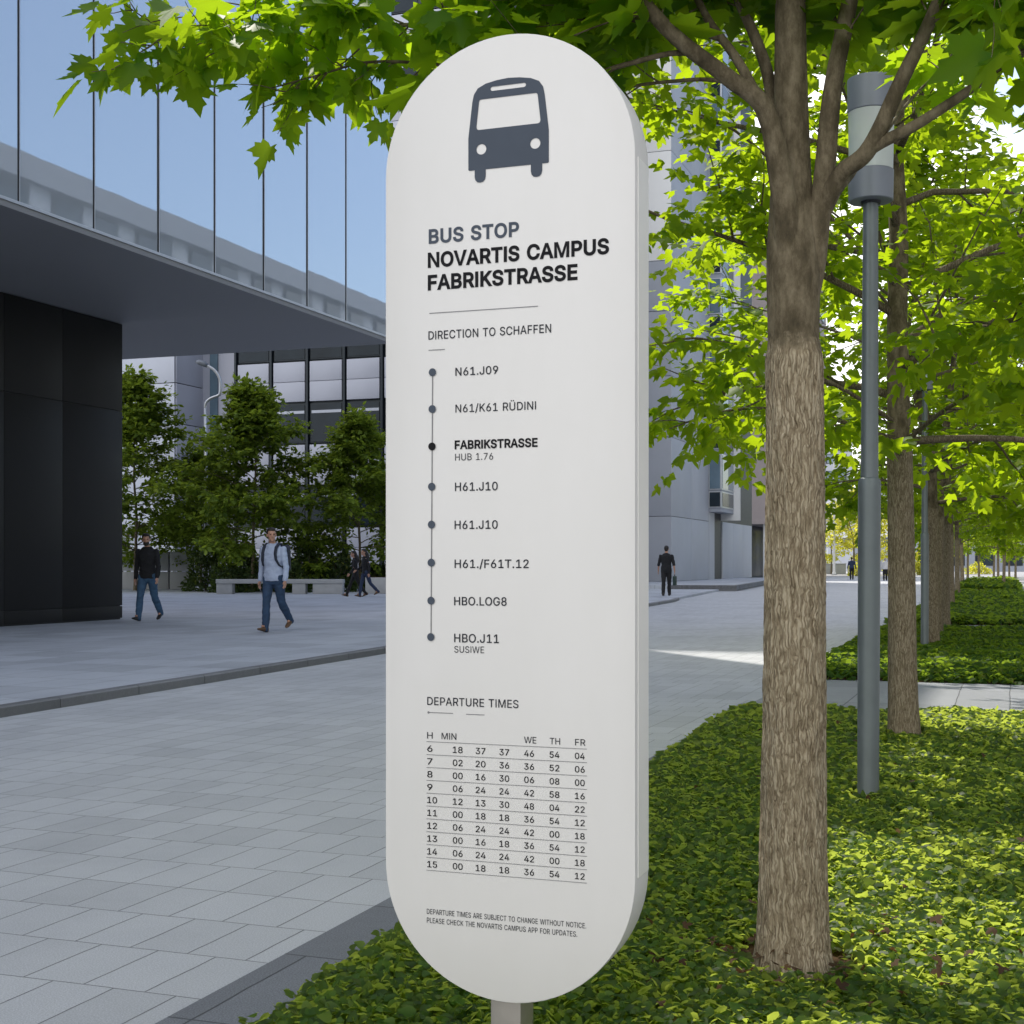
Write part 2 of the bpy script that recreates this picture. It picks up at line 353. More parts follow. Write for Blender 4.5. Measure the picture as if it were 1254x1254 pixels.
def make_person(loc, facing, height=1.76, thigh=(25, -22), knee=(8, 35), arm=(-18, 20), elbow=(18, 25), top='black_cloth', legs='denim',
                shoe='brown_shoe', hair='hair', long_hair=False, beard=False, head_turn=0, sleeve=1.0, lean=3, build=1.0, vox=.012, label='', female=False, group=None, skirt=False):
    """figure facing +Y locally, feet on z=0; angles in degrees, forward positive; index 0 = right side (+X)"""
    S = height/1.75
    hipz = .92
    J = {}
    for i, sx in enumerate((1, -1)):
        hip = Vector((.092*sx, 0, hipz)); th = R(thigh[i]); sh = th - R(knee[i])
        kn = hip + Vector((0.004*sx, sin(th), -cos(th)))*.43
        an = kn + Vector((0, sin(sh), -cos(sh)))*.41
        fp = max(-.6, min(.35, -sh*.75 if sh < 0 else .25))         # toe pitch: trailing foot on its toes, leading on its heel
        fd = Vector((.10*sx, cos(fp), (sin(fp) if sh > 0 else -abs(sin(fp)))))
        J[i] = (hip, kn, an, fd.normalized())
    low = min(min(J[i][2].z-.085, (J[i][2]+J[i][3]*.17).z-.055) for i in (0, 1))
    up = Vector((0, 0, -low))
    J = {i: tuple(p+up for p in J[i][:3]) + (J[i][3],) for i in J}
    dz = -low
    ln = R(lean)
    def T(p): p = Vector(p); q = p - Vector((0, 0, hipz)); q = rotx(q, -ln); return q + Vector((0, 0, hipz+dz))
    shw = .168 if female else .197
    w = build
    prof = [(.86, .150*w, .105*w, 0), (.93, .165*w, .115*w, -.005), (1.02, .150*w, .105*w, .0), (1.10, .146*w, .103*w, .003), (1.22, .160*w, .112*w, .004),
            (1.33, .172*w, .112*w, -.002), (1.40, .165*w, .098*w, -.010), (1.455, .110*w, .075*w, -.014), (1.49, .06, .06, -.012)]
    def tors(mb, prof, grow):
        mb.rings([[T(((rx+grow)*cos(2*pi*k/24), y+(ry+grow)*sin(2*pi*k/24), z)) for k in range(24)] for z, rx, ry, y in prof])
    A = {}
    for i, sx in enumerate((1, -1)):
        so = Vector((shw*sx*w*.95, -.012, 1.385)); a = R(arm[i]); e = a + R(elbow[i])
        el = so + Vector((.062*sx*w, sin(a)*.280, -cos(a)*.280))
        wr = el + Vector((.030*sx, sin(e)*.25, -cos(e)*.25))
        A[i] = (T(so), T(el), T(wr), (T(wr)-T(el)).normalized())
    body = MB(); cl = MB(); tr = MB()
    tors(body, prof, -.012); tors(cl, [p for p in prof if p[0] > .87][0:], .012)
    hemz = .86
    tors(cl, [(hemz, .168*w, .122*w, 0), (.93, .172*w, .124*w, -.003), (1.05, .163*w, .118*w, 0)], .006)
    for i, sx in enumerate((1, -1)):
        so, el, wr, d = A[i]
        limb(body, so, el, .048, .038); limb(body, el, wr, .038, .026)
        limb(cl, so, el, .058*w, .050*w)
        if sleeve >= .99: limb(cl, el, wr - d*.015, .052*w, .040*w)
        else: limb(cl, el, el+(wr-el)*.12, .054*w, .052*w)
        # hand: palm, four fingers curling, thumb
        side = Vector((sx, 0, 0)); pn = Vector((-sx, 0, 0)); fw = (Vector((0, 1, 0)) - d*d.y).normalized()
        c0 = wr + d*.045
        Mx = Matrix((fw*1.0, side*1.0, d*1.0)).transposed()
        body.ball(c0, (.040, .017, .050), 7, M=Mx)
        for k, (off, ln_) in enumerate(((.030, .068), (.010, .078), (-.010, .072), (-.029, .056))):
            q0 = wr + d*.078 + fw*off; q1 = q0 + d*ln_*.5 + pn*.006; q2 = q1 + d*ln_*.4 + pn*.020
            body.tube([q0 - d*.02, q0, q1, q2], [.0095, .0095, .009, .007], 8)
        t0 = wr + d*.025 + fw*.028; body.tube([t0, t0+fw*.022+d*.028, t0+fw*.030+d*.060+pn*.008], [.013, .011, .008], 8)
        hip, kn, an, fd = J[i]
        limb(body, hip, kn, .066*w, .046, bulge=.004); limb(body, kn, an, .046, .034, bulge=.008)
        limb(tr, hip+Vector((0, 0, .0)), kn, .098*w, .066*w, bulge=.004); limb(tr, kn, an - (an-kn).normalized()*-.03, .066*w, .054*w, bulge=.006)
        body.tube([an, an+fd*.10], [.03, .02], 8)
    tors(tr, [(.80, .13*w, .098*w, 0), (.88, .160*w, .116*w, 0), (.95, .160*w, .114*w, -.004), (1.0, .150*w, .104*w, 0)], .004)
    # neck and head
    hb = Vector((0, .012, 1.50)); hc = Vector((0, .028, 1.632)); tu = R(head_turn)
    def H(p):                        # head-local (turned about the neck)
        p = Vector(p); x, y = p.x*cos(tu)-p.y*sin(tu), p.x*sin(tu)+p.y*cos(tu)
        return T(hc + Vector((x, y, p.z)))
    HM = Matrix.Rotation(-ln, 3, 'X') @ Matrix.Rotation(tu, 3, 'Z')
    limb(body, T((0, -.012, 1.46)), H((0, -.015, -.06)), .055, .052)
    body.ball(H((0, -.008, .022)), (.074, .094, .094), 12, M=HM)       # skull
    body.ball(H((0, .030, -.048)), (.054, .062, .068), 10, M=HM)       # jaw
    body.ball(H((0, .076, -.098)), (.024, .018, .016), 8, M=HM)        # chin
    body.tube([H((0, .080, .018)), H((0, .098, -.012)), H((0, .109, -.030)), H((0, .088, -.040))], [.009, .012, .015, .010], 8)   # nose
    body.ball(H((0, .083, -.064)), (.024, .012, .009), 7, M=HM)        # lips
    body.ball(H((0, .077, .030)), (.055, .014, .011), 7, M=HM)         # brow
    for sx in (1, -1): body.ball(H((.076*sx, -.008, -.008)), (.011, .020, .031), 7, M=HM)
    name = 'person'
    o = link(name, remesh(body, name, M['skin'], vox*.75, 2)); tag(o, label, 'person', group)
    o.location = loc; o.rotation_euler = (0, 0, facing); o.scale = (S, S, S)
    hr = MB()
    hr.ball(H((0, -.020, .040)), (.083, .096, .090), 12, M=HM); hr.ball(H((0, .030, .088)), (.066, .056, .036), 9, M=HM)
    hr.ball(H((0, -.060, -.008)), (.070, .050, .075), 9, M=HM)
    if long_hair: hr.tube([H((0, -.05, .03)), H((0, -.085, -.08)), T((0, -.11, 1.42)), T((0, -.125, 1.30))], [.07, .082, .085, .05], 12)
    hm = remesh(hr, 'hair', M[hair], vox*.7, 1)
    # trim the hair off the face
    bm = bmesh.new(); bm.from_mesh(hm)
    iM = HM.inverted(); oc = H((0, 0, 0))
    kill = []
    for v in bm.verts:
        q = iM @ (v.co - oc)
        if q.y > .045 and q.z < .062: kill.append(v)
        elif not long_hair and abs(q.x) > .05 and q.y > -.005 and q.z < .0: kill.append(v)
    bmesh.ops.delete(bm, geom=kill, context='VERTS'); bm.to_mesh(hm); bm.free()
    link('hair', hm, o)
    if beard:
        b = MB(); b.ball(H((0, .038, -.070)), (.062, .060, .052), 10, M=HM); b.ball(H((0, .078, -.100)), (.032, .024, .024), 8, M=HM)
        bo = remesh(b, 'beard', M['hair'], vox*.7, 1); bm = bmesh.new(); bm.from_mesh(bo); kill = []
        for v in bm.verts:
            q = iM @ (v.co - oc)
            if q.z > -.045 and q.y > .03 and abs(q.x) < .045: kill.append(v)
        bmesh.ops.delete(bm, geom=kill, context='VERTS'); bm.to_mesh(bo); bm.free(); link('beard', bo, o)
    for sx in (1, -1):
        MB().ball(H((.031*sx, .083, .008)), (.011, .006, .006), 6, M=HM).build('eye', M['hair'], o, True)
    # collar
    cl.tube([T((.075*cos(k*pi/8), -.012+.068*sin(k*pi/8), 1.475+.012*cos(k*pi/8+pi/2))) for k in range(17)], .016, 6)
    link('jacket' if top == 'black_cloth' else 'shirt', remesh(cl, 'top', M[top], vox, 3, .011), o)
    if skirt:
        tors(tr, [(.50, .20, .17, 0), (.75, .19, .15, 0), (.95, .165, .12, 0)], 0)
    link('trousers', remesh(tr, 'trousers', M[legs], vox, 3, .009), o)
    for i in (0, 1):
        hip, kn, an, fd = J[i]
        s = MB(); upv = Vector((0, 0, 1)); upv = (upv - fd*upv.dot(fd)).normalized(); sd = fd.cross(upv)
        rg = []
        for t, wd, h0, h1 in ((-.075, .022, -.075, -.01), (-.055, .036, -.085, .02), (.0, .038, -.085, .03), (.06, .040, -.085, -.005), (.12, .046, -.085, -.035), (.165, .038, -.085, -.048), (.19, .016, -.080, -.060)):
            rg.append([an + fd*t + sd*(wd*cos(2*pi*k/12)) + upv*((h0+h1)/2 + (h1-h0)/2*sin(2*pi*k/12)) for k in range(12)])
        s.rings(rg).build('shoe', M[shoe], o, True)
    o['_'] = 0; del o['_']
    return o, T, A
GLYPHS = {"A":[480,[16,0,201,509,276,509,463,0,395,0,238,440,85,0],[110,142,110,199,370,199,370,142]],"B":[456,[60,0,60,509,241,509,261,508,280,506,298,502,314,497,329,491,342,483,354,474,364,464,373,454,381,442,387,429,392,416,395,403,397,389,398,374,398,361,396,350,394,339,391,329,387,320,382,312,376,304,370,298,364,291,356,286,315,262,334,259,344,255,354,251,363,245,372,239,381,231,389,223,396,214,402,203,408,192,412,179,415,166,417,152,418,136,417,121,415,107,411,93,407,79,400,67,392,55,383,44,372,34,359,26,344,18,328,11,311,6,291,3,270,1,247,0],[125,57,245,57,267,58,287,61,304,65,318,72,330,80,339,89,346,100,351,111,354,123,355,137,355,147,353,157,351,166,347,175,342,184,337,192,330,200,323,206,315,213,306,218,296,223,285,226,273,229,261,230,248,231,125,231],[125,285,238,285,249,286,259,287,269,289,279,292,288,296,297,301,304,306,311,312,318,319,323,326,328,334,331,343,334,352,335,362,336,372,335,385,332,397,328,409,321,419,313,429,302,437,290,443,275,448,259,451,240,452,125,452]],"C":[510,[267,-7,242,-6,217,-2,194,5,171,13,150,25,131,39,113,55,97,73,82,93,70,115,59,140,51,166,45,193,41,223,40,254,41,285,45,315,51,343,59,369,70,393,82,415,97,436,113,454,131,470,150,484,171,495,194,504,217,510,242,514,267,516,283,515,298,514,312,511,326,508,340,504,354,499,367,494,379,487,391,479,402,471,413,462,423,452,432,442,440,430,448,418,455,406,461,392,466,378,470,364,473,348,408,348,406,359,403,368,399,378,394,386,389,395,357,428,315,449,267,456,249,455,231,452,215,447,199,441,184,432,169,422,156,410,145,396,134,381,125,364,117,345,111,325,107,303,104,279,103,254,104,229,107,206,111,184,117,163,125,145,134,127,145,112,157,98,170,87,184,76,199,68,215,61,232,57,249,54,267,53,315,60,357,81,389,114,408,160,473,160,470,145,466,131,461,117,455,103,448,91,440,79,432,67,423,57,413,47,402,38,391,30,379,22,367,15,354,10,341,5,327,0,312,-3,298,-5,283,-6]],"D":[502,[219,0,96,0,96,57,215,57,239,58,261,61,282,66,301,72,318,81,333,91,347,103,360,117,370,132,379,149,386,168,392,187,396,209,398,231,399,255,398,279,396,302,392,323,386,342,379,361,370,377,360,392,348,406,335,418,320,428,303,437,285,443,265,448,244,451,221,452,93,452,93,509,225,509,254,507,281,504,307,498,331,489,353,478,373,465,391,450,407,432,421,413,433,391,444,367,451,342,457,315,460,286,462,255,460,224,457,195,451,168,443,142,433,119,421,97,406,77,390,60,371,44,351,31,328,20,303,11,277,5,249,1],[125,509,125,0,60,0,60,509]],"E":[419,[60,0,60,509,372,509,372,452,125,452,125,286,355,286,355,229,125,229,125,57,375,57,375,0]],"F":[410,[60,0,60,509,369,509,369,452,125,452,125,278,346,278,346,221,125,221,125,0]],"G":[520,[269,-7,242,-6,217,-2,193,5,171,14,149,25,130,39,112,55,96,73,82,93,69,116,59,140,51,166,45,194,41,223,40,254,41,285,45,315,51,343,59,369,69,393,82,415,96,436,112,454,129,470,149,484,170,495,192,504,215,510,239,514,265,516,281,515,296,514,311,511,326,508,340,504,354,498,367,492,380,485,392,478,403,469,414,460,424,450,433,439,441,428,449,416,456,404,462,391,467,377,471,363,474,349,408,349,387,393,356,427,315,448,265,456,247,455,230,452,214,447,198,441,183,432,169,422,156,410,145,397,134,381,125,364,117,345,111,325,107,303,104,279,103,254,104,229,107,206,111,184,117,163,125,145,134,128,145,112,157,99,170,87,184,76,200,68,216,61,233,57,250,54,269,53,285,54,301,56,317,59,331,65,345,71,357,79,369,88,379,99,388,110,396,123,403,137,408,152,412,168,414,185,415,202,434,199,283,199,283,256,478,256,478,200,477,176,474,152,468,131,461,110,451,91,439,73,426,57,411,43,395,30,377,19,357,10,337,2,315,-3,292,-6]],"H":[517,[60,0,60,509,125,509,125,289,392,289,392,509,457,509,457,0,392,0,392,232,125,232,125,0]],"I":[185,[60,0,60,509,125,509,125,0]],"J":[396,[185,-7,159,-5,135,0,113,7,93,19,75,33,60,50,48,70,40,92,35,118,33,145,33,173,98,173,98,145,99,128,101,112,106,97,113,85,122,74,132,65,143,59,156,54,170,51,185,50,200,51,214,54,226,59,238,65,248,74,256,85,263,97,268,112,271,128,272,145,272,509,336,509,336,145,335,118,330,92,321,70,309,50,294,33,276,19,256,7,235,0,211,-5]],"K":[467,[104,145,104,216,139,261,174,303,212,344,364,509,448,509,228,276],[60,0,60,509,125,509,125,334,124,225,125,193,125,0],[372,0,188,259,228,309,449,0]],"L":[393,[60,0,60,509,125,509,125,57,361,57,361,0]],"M":[628,[60,0,60,509,152,509,314,85,476,509,568,509,568,0,504,0,504,410,342,0,286,0,122,410,122,0]],"N":[523,[60,0,60,509,132,509,399,112,399,509,463,509,463,0,391,0,125,398,125,0]],"O":[533,[267,-7,241,-6,217,-2,194,5,171,13,150,25,131,39,113,55,97,73,82,93,70,115,59,140,51,166,45,193,41,223,40,254,41,285,45,315,51,343,59,369,70,393,82,415,97,436,113,454,131,470,150,484,171,495,194,504,217,510,241,514,267,516,293,514,317,510,340,504,363,495,384,484,403,470,421,454,437,436,451,415,464,393,474,369,482,343,488,315,492,285,493,254,492,223,488,193,482,166,474,140,464,115,451,93,437,73,421,55,403,39,384,25,363,13,340,5,317,-2,293,-6],[267,53,285,54,302,57,318,61,334,68,349,76,364,86,377,98,388,112,399,127,408,144,416,163,422,183,427,205,429,229,430,254,429,279,427,303,422,325,416,346,408,365,399,382,388,397,377,411,364,423,349,433,334,441,318,447,302,452,285,455,267,456,249,455,232,452,215,447,199,441,184,433,170,422,157,411,145,397,135,381,125,364,117,345,111,325,107,303,104,279,103,254,104,229,107,205,111,183,117,163,125,144,135,127,145,112,157,98,170,86,184,76,199,68,215,61,232,57,249,54]],"P":[445,[60,0,60,509,125,509,125,0],[98,509,235,509,258,508,279,505,298,501,316,495,332,487,347,478,360,468,371,456,381,444,390,430,397,415,402,399,406,383,408,365,409,348,408,330,406,313,402,296,397,280,390,265,381,251,371,239,360,227,347,216,332,207,316,199,298,193,279,189,258,187,235,186,109,186,109,242,233,242,248,243,262,245,275,247,287,251,297,256,306,262,315,269,322,276,328,284,333,294,337,303,340,314,343,325,344,336,344,348,344,359,343,371,340,382,337,392,333,402,328,411,322,419,315,426,306,433,297,439,286,443,275,447,262,450,248,451,232,452,98,452]],"R":[449,[60,0,60,509,125,509,125,0],[98,509,236,509,259,508,280,505,299,501,317,496,333,489,348,480,361,470,372,459,382,447,390,433,397,419,403,403,406,387,409,370,409,352,409,334,406,317,403,301,397,286,390,271,382,258,372,246,361,235,348,226,333,217,317,210,299,205,279,201,258,198,236,198,96,198,96,255,234,255,249,256,263,257,276,259,287,263,298,267,307,272,315,278,322,285,329,292,334,300,338,309,341,319,343,329,345,340,345,352,345,364,343,375,341,386,338,395,334,405,329,413,322,421,315,428,307,434,298,440,287,444,275,448,262,450,248,452,233,452,98,452],[353,0,230,229,303,229,428,0]],"S":[447,[224,-9,202,-8,182,-6,162,-2,144,3,128,9,112,17,98,26,85,36,74,48,64,60,56,74,49,88,44,103,40,120,38,137,104,137,106,125,109,115,112,105,117,96,123,88,130,80,138,74,147,68,156,63,166,59,177,55,188,53,200,51,212,50,224,49,237,50,250,51,263,53,275,56,286,60,296,65,306,71,315,77,323,84,329,92,335,100,340,109,343,119,345,129,346,139,345,149,343,157,341,165,337,172,332,179,326,185,320,190,313,195,305,200,296,205,245,222,184,239,160,247,138,256,118,266,101,277,86,289,74,303,64,318,57,335,53,353,52,372,53,389,56,405,60,420,67,434,75,448,85,460,96,471,109,481,122,490,138,498,154,504,171,509,189,513,208,515,227,516,247,515,266,513,283,509,300,504,316,498,331,490,344,481,357,471,367,461,377,449,385,436,392,422,396,408,399,393,401,378,337,378,335,393,330,406,323,418,313,428,302,437,289,445,275,451,259,455,243,458,225,459,212,458,200,457,188,455,178,452,167,448,158,443,149,438,141,432,135,425,129,418,124,411,120,402,117,394,116,385,115,376,116,366,118,356,121,348,125,340,131,334,138,327,145,322,152,317,161,312,169,308,212,293,264,279,312,264,359,238,367,231,375,224,382,215,389,207,395,198,399,187,403,177,406,165,408,152,408,139,407,122,405,107,400,92,394,77,386,64,377,51,366,39,353,28,339,19,323,11,306,4,288,-2,268,-6,246,-8]],"T":[449,[32,452,32,509,417,509,417,452,257,452,257,0,193,0,193,452]],"U":[517,[259,-8,235,-7,213,-4,192,0,172,7,154,15,137,25,121,37,108,50,95,64,85,80,76,97,69,114,64,133,61,153,60,173,60,509,124,509,124,178,125,164,127,150,130,137,135,125,141,113,148,102,156,92,165,83,176,75,187,68,200,62,213,57,227,54,243,52,259,52,275,52,290,54,305,57,318,62,331,68,342,75,352,83,362,92,370,102,377,113,382,125,387,137,390,150,392,164,393,178,393,509,457,509,457,173,456,153,453,133,448,114,441,97,433,80,422,64,410,50,396,37,380,25,363,15,345,7,325,0,304,-4,282,-7]],"V":[480,[204,0,16,509,84,509,241,60,395,509,463,509,278,0]],"W":[686,[155,0,16,509,82,509,193,65,306,509,380,509,493,65,603,509,670,509,530,0,455,0,343,440,230,0]],"Y":[472,[203,0,203,208,16,509,91,509,192,344,222,292,250,230,224,230,251,293,280,344,381,509,455,509,268,208,268,0]],"0":[453,[227,-7,205,-6,184,-2,165,4,147,13,130,24,115,38,101,53,89,71,78,91,69,113,61,138,55,164,51,192,49,222,48,254,49,286,51,316,55,344,61,370,69,395,78,417,89,437,101,455,115,471,130,484,147,496,165,504,184,511,205,514,227,516,249,514,269,511,288,504,306,496,323,484,338,471,352,455,364,437,375,417,384,395,392,370,398,344,402,316,404,286,405,254,404,222,402,192,398,164,392,138,384,113,375,91,364,71,352,53,339,38,323,24,307,13,289,4,269,-2,249,-6],[227,50,241,50,255,53,267,58,279,65,290,74,300,84,309,97,317,111,324,126,330,144,335,163,339,183,342,205,343,229,344,254,343,279,342,303,339,325,335,346,330,365,324,382,317,398,309,412,300,425,290,435,279,444,267,451,255,456,241,459,227,460,212,459,198,456,186,451,174,444,163,435,153,425,144,412,136,398,129,382,123,365,118,346,114,325,111,303,110,279,109,254,110,229,111,205,114,183,118,163,123,144,129,126,136,111,144,97,153,84,163,74,174,65,186,58,198,53,212,50]],"1":[453,[76,0,76,55,391,55,391,0],[276,509,276,0,212,0,209,448,86,358,86,427,198,509]],"2":[453,[64,0,64,47,234,229,282,282,311,327,314,335,317,344,319,353,320,362,320,371,320,382,318,392,316,402,312,410,308,419,302,426,296,433,289,439,282,444,273,449,264,453,255,456,245,458,234,459,224,460,212,459,201,458,191,455,181,452,172,447,164,442,156,436,150,429,144,422,139,413,135,404,131,395,129,384,127,373,127,362,66,362,66,380,69,397,73,413,79,428,86,442,95,456,105,468,117,478,129,488,143,496,158,503,174,509,190,512,207,515,225,516,243,515,260,513,276,509,291,503,306,497,319,488,332,479,343,469,352,458,361,445,368,432,374,418,378,403,380,388,381,372,381,361,379,350,377,339,375,328,371,318,366,307,361,296,354,284,345,271,336,259,267,180,153,57,389,57,389,0]],"3":[453,[218,-7,200,-6,182,-4,165,-1,148,4,133,10,118,17,104,25,92,35,80,46,70,57,62,70,55,84,49,99,46,115,44,132,109,132,111,122,113,112,117,103,121,95,126,87,133,80,140,74,148,68,156,63,165,59,175,56,185,53,196,51,207,50,219,50,231,50,243,52,254,54,265,57,275,61,285,66,293,71,301,78,308,85,315,93,320,102,324,111,327,122,329,133,329,145,329,156,327,166,324,177,321,187,316,196,310,205,303,213,295,221,285,228,275,234,263,239,249,242,235,245,219,247,201,248,157,248,157,299,288,452,70,452,70,509,372,509,372,461,211,278,211,289,233,290,254,290,273,287,291,282,308,276,324,268,338,258,350,248,361,236,371,222,379,208,385,193,389,178,392,162,393,145,392,127,389,111,385,95,379,80,370,66,361,53,350,41,337,30,324,21,309,12,292,6,275,0,257,-4,238,-6]],"4":[453,[40,105,40,158,247,509,311,509,109,163,413,163,413,105],[282,0,282,121,282,146,282,318,343,318,343,0]],"5":[453,[221,-7,203,-6,186,-4,170,0,155,5,140,11,126,19,114,28,102,37,92,48,83,60,75,73,69,86,64,100,61,115,60,130,122,130,124,121,126,113,129,104,133,96,138,89,144,82,150,76,157,70,165,65,173,60,182,57,191,54,201,52,211,50,221,50,233,50,245,52,256,55,266,59,276,64,285,71,294,78,301,86,308,95,314,104,319,115,323,126,326,137,327,149,328,162,327,175,325,187,323,199,319,210,314,221,307,231,301,240,293,248,284,256,275,262,264,267,254,272,242,275,230,276,218,277,167,268,158,265,149,261,141,256,134,251,128,246,67,253,96,509,366,509,366,452,151,452,136,301,143,307,151,312,159,317,168,321,178,325,187,328,198,330,208,332,219,333,229,334,243,333,256,332,269,329,282,325,294,321,305,315,316,309,326,302,336,294,345,285,353,276,361,266,368,255,374,243,379,231,383,218,387,205,389,192,390,178,391,163,390,144,387,126,383,108,377,91,369,76,359,61,349,48,337,35,323,25,309,15,293,7,276,1,259,-3,240,-6]],"6":[453,[226,-7,208,-6,190,-3,173,1,157,7,142,15,128,24,115,35,104,47,94,60,84,74,77,90,71,107,67,124,64,143,64,162,64,177,66,192,69,207,74,223,80,239,87,256,97,275,108,295,122,317,137,340,252,509,322,509,145,261,165,288,196,307,235,314,253,313,270,311,286,307,302,302,316,295,329,286,341,277,352,266,361,253,370,240,377,225,382,210,386,193,388,176,389,157,388,138,385,121,381,104,375,88,368,73,359,58,348,45,337,34,324,23,310,14,295,7,279,1,262,-3,245,-6],[226,48,238,49,249,51,259,54,269,58,279,63,287,69,295,76,302,83,309,92,314,101,319,111,323,122,325,133,327,145,327,157,327,170,325,181,323,193,319,203,314,213,309,223,302,231,295,239,287,246,279,251,269,256,259,260,249,263,238,265,226,265,215,265,204,263,193,260,183,257,174,252,165,246,157,239,150,231,144,223,138,214,133,204,130,193,127,182,125,171,125,158,125,146,127,134,130,123,133,112,138,102,144,92,150,83,157,76,165,69,174,63,183,58,193,54,204,51,215,49]],"7":[453,[97,0,323,452,62,452,62,509,391,509,391,449,165,0]],"8":[453,[226,-7,206,-6,187,-4,169,0,152,5,136,11,121,19,107,28,95,38,84,50,74,62,66,75,60,89,55,104,53,119,52,135,52,148,54,160,57,172,60,184,65,195,71,206,77,216,84,225,92,233,101,241,110,248,120,254,131,258,153,267,125,278,113,286,102,296,93,308,85,321,78,335,74,349,71,364,70,380,71,396,74,410,78,424,83,437,90,450,99,462,109,472,120,482,132,490,146,498,160,504,176,509,192,513,209,515,226,516,244,515,261,513,277,509,292,504,306,498,319,490,332,482,343,472,353,462,361,450,369,437,374,424,378,410,381,396,382,380,381,364,378,349,374,335,367,321,359,308,350,296,339,286,327,278,300,265,322,258,332,254,342,248,351,241,360,233,368,225,375,216,382,206,387,195,392,184,396,172,399,160,400,148,401,135,400,119,397,104,393,89,387,75,378,62,369,50,358,38,346,28,332,19,317,11,301,5,284,0,265,-4,246,-6],[226,49,240,50,252,51,264,53,275,56,285,60,294,65,303,71,310,77,317,84,323,91,328,100,332,109,334,118,336,128,337,139,336,150,334,160,331,170,327,180,322,189,316,197,309,204,301,211,292,217,283,223,273,227,262,231,250,233,239,235,226,235,214,235,202,233,190,231,179,227,169,223,160,217,151,211,143,204,136,197,130,189,125,180,121,170,118,160,116,150,115,139,116,128,118,118,120,109,124,100,129,91,135,84,142,77,149,71,158,65,167,60,178,56,189,53,201,51,213,50],[226,290,237,290,247,291,257,293,266,296,274,300,282,305,289,310,296,316,302,323,307,330,311,339,315,347,317,356,319,366,319,376,319,386,317,395,315,404,312,412,308,420,303,427,297,434,290,440,283,445,275,449,266,453,257,456,247,458,237,459,226,460,215,459,205,458,195,456,186,453,177,449,169,445,162,440,155,434,150,427,145,420,140,412,137,404,135,395,133,386,133,376,133,366,135,356,137,347,140,339,145,330,150,323,156,316,162,310,170,305,178,300,186,296,196,293,205,291,216,290]],"9":[453,[226,516,245,515,262,512,279,508,295,502,310,494,324,485,337,474,349,462,359,449,368,434,375,419,381,402,386,384,388,366,389,347,388,332,386,317,383,302,378,286,373,270,365,253,356,234,344,214,331,192,315,168,200,0,130,0,307,248,287,221,257,202,218,195,200,195,183,198,167,202,151,207,137,214,124,222,112,232,101,243,91,255,83,269,76,283,71,299,67,316,64,333,64,352,64,370,67,388,71,405,77,421,85,436,94,450,104,463,116,475,128,485,143,494,158,502,174,508,190,512,208,515],[226,460,215,460,204,458,193,455,184,451,174,446,165,440,157,433,150,425,144,417,138,407,134,397,130,387,127,375,126,364,125,352,126,339,127,327,130,316,134,306,138,295,144,286,150,278,157,270,165,263,174,257,184,252,193,248,204,246,215,244,226,243,238,244,249,246,259,248,269,252,279,257,287,263,295,270,302,277,309,286,314,295,319,305,323,315,325,327,327,338,327,350,327,363,325,375,323,386,319,397,314,407,309,417,303,425,295,433,287,440,279,446,269,451,259,455,249,458,238,460]],".":[188,[88,-4,75,0,69,4,63,9,58,14,54,20,52,27,50,48,52,55,54,62,58,68,63,73,69,78,75,82,95,87,110,85,116,82,122,78,128,73,132,68,136,62,139,27,136,20,132,14,128,9,122,4,110,-2,103,-4]],"/":[249,[235,533,71,-76,14,-76,178,533]],",":[188,[38,-119,68,71,137,71,84,-119]],"Ü":[517,[259,-8,235,-7,213,-4,192,0,172,7,154,15,137,25,121,37,108,50,95,64,85,80,76,97,69,114,64,133,61,153,60,173,60,509,124,509,124,178,125,164,127,150,130,137,135,125,141,113,148,102,156,92,165,83,176,75,187,68,200,62,213,57,227,54,243,52,259,52,275,52,290,54,305,57,318,62,331,68,342,75,352,83,362,92,370,102,377,113,382,125,387,137,390,150,392,164,393,178,393,509,457,509,457,173,456,153,453,133,448,114,441,97,433,80,422,64,410,50,396,37,380,25,363,15,345,7,325,0,304,-4,282,-7],[312,576,307,580,302,584,295,594,292,625,298,636,302,641,307,645,349,649,354,645,359,641,364,589,359,584,354,580,337,573],[169,576,163,580,158,584,151,594,148,625,154,636,158,641,163,645,205,649,211,645,216,641,220,589,216,584,211,580,194,573]]}
# ------------------------------------------------------------------ the bus stop sign
SG_X, SG_Y, SG_HW, SG_Z0, SG_Z1, SG_T = -.0108, 2.613, .25, .423, 2.246, .099
sign = thing('bus_stop_sign', (SG_X, SG_Y, 0), -YAW, label='tall white rounded bus stop sign with a bus symbol and timetable', cat='sign')
def sgn(px, py):                   # spot of the photo on the sign's face, in the sign's own coordinates
    k = (px-627.0)/1700.0          # (SG_X + a*CY) = k*(SG_Y - a*SY)
    a = (k*SG_Y - SG_X)/(CY + k*SY); Z = SG_Y - a*SY
    return a, EYE + (690.0-py)/1700.0*Z
def stadium(hw, z0, z1, inset=0.0, n=40):
    r = hw-inset; zc1, zc0 = z1-hw, z0+hw
    p = [(r*cos(pi*k/n), zc1 + r*sin(pi*k/n)) for k in range(n+1)]
    return p + [(-r*cos(pi*k/n), zc0 - r*sin(pi*k/n)) for k in range(n+1)]
pm = MB(); bv = .0025
prof = [(bv, 0), (bv*.3, bv*.3), (0, bv), (0, SG_T-bv), (bv, SG_T)]
pm.rings([[(a, y, z) for a, z in stadium(SG_HW, SG_Z0, SG_Z1, ins)] for ins, y in prof])
panel = pm.build('panel', M['sign'], sign, sharp=25)
zc0, zc1 = SG_Z0+SG_HW, SG_Z1-SG_HW
MB().bbox(SG_HW-.001, SG_HW+.0015, .018, SG_T-.005, zc0, zc1, .0008).build('side_cover', M['signside'], sign)
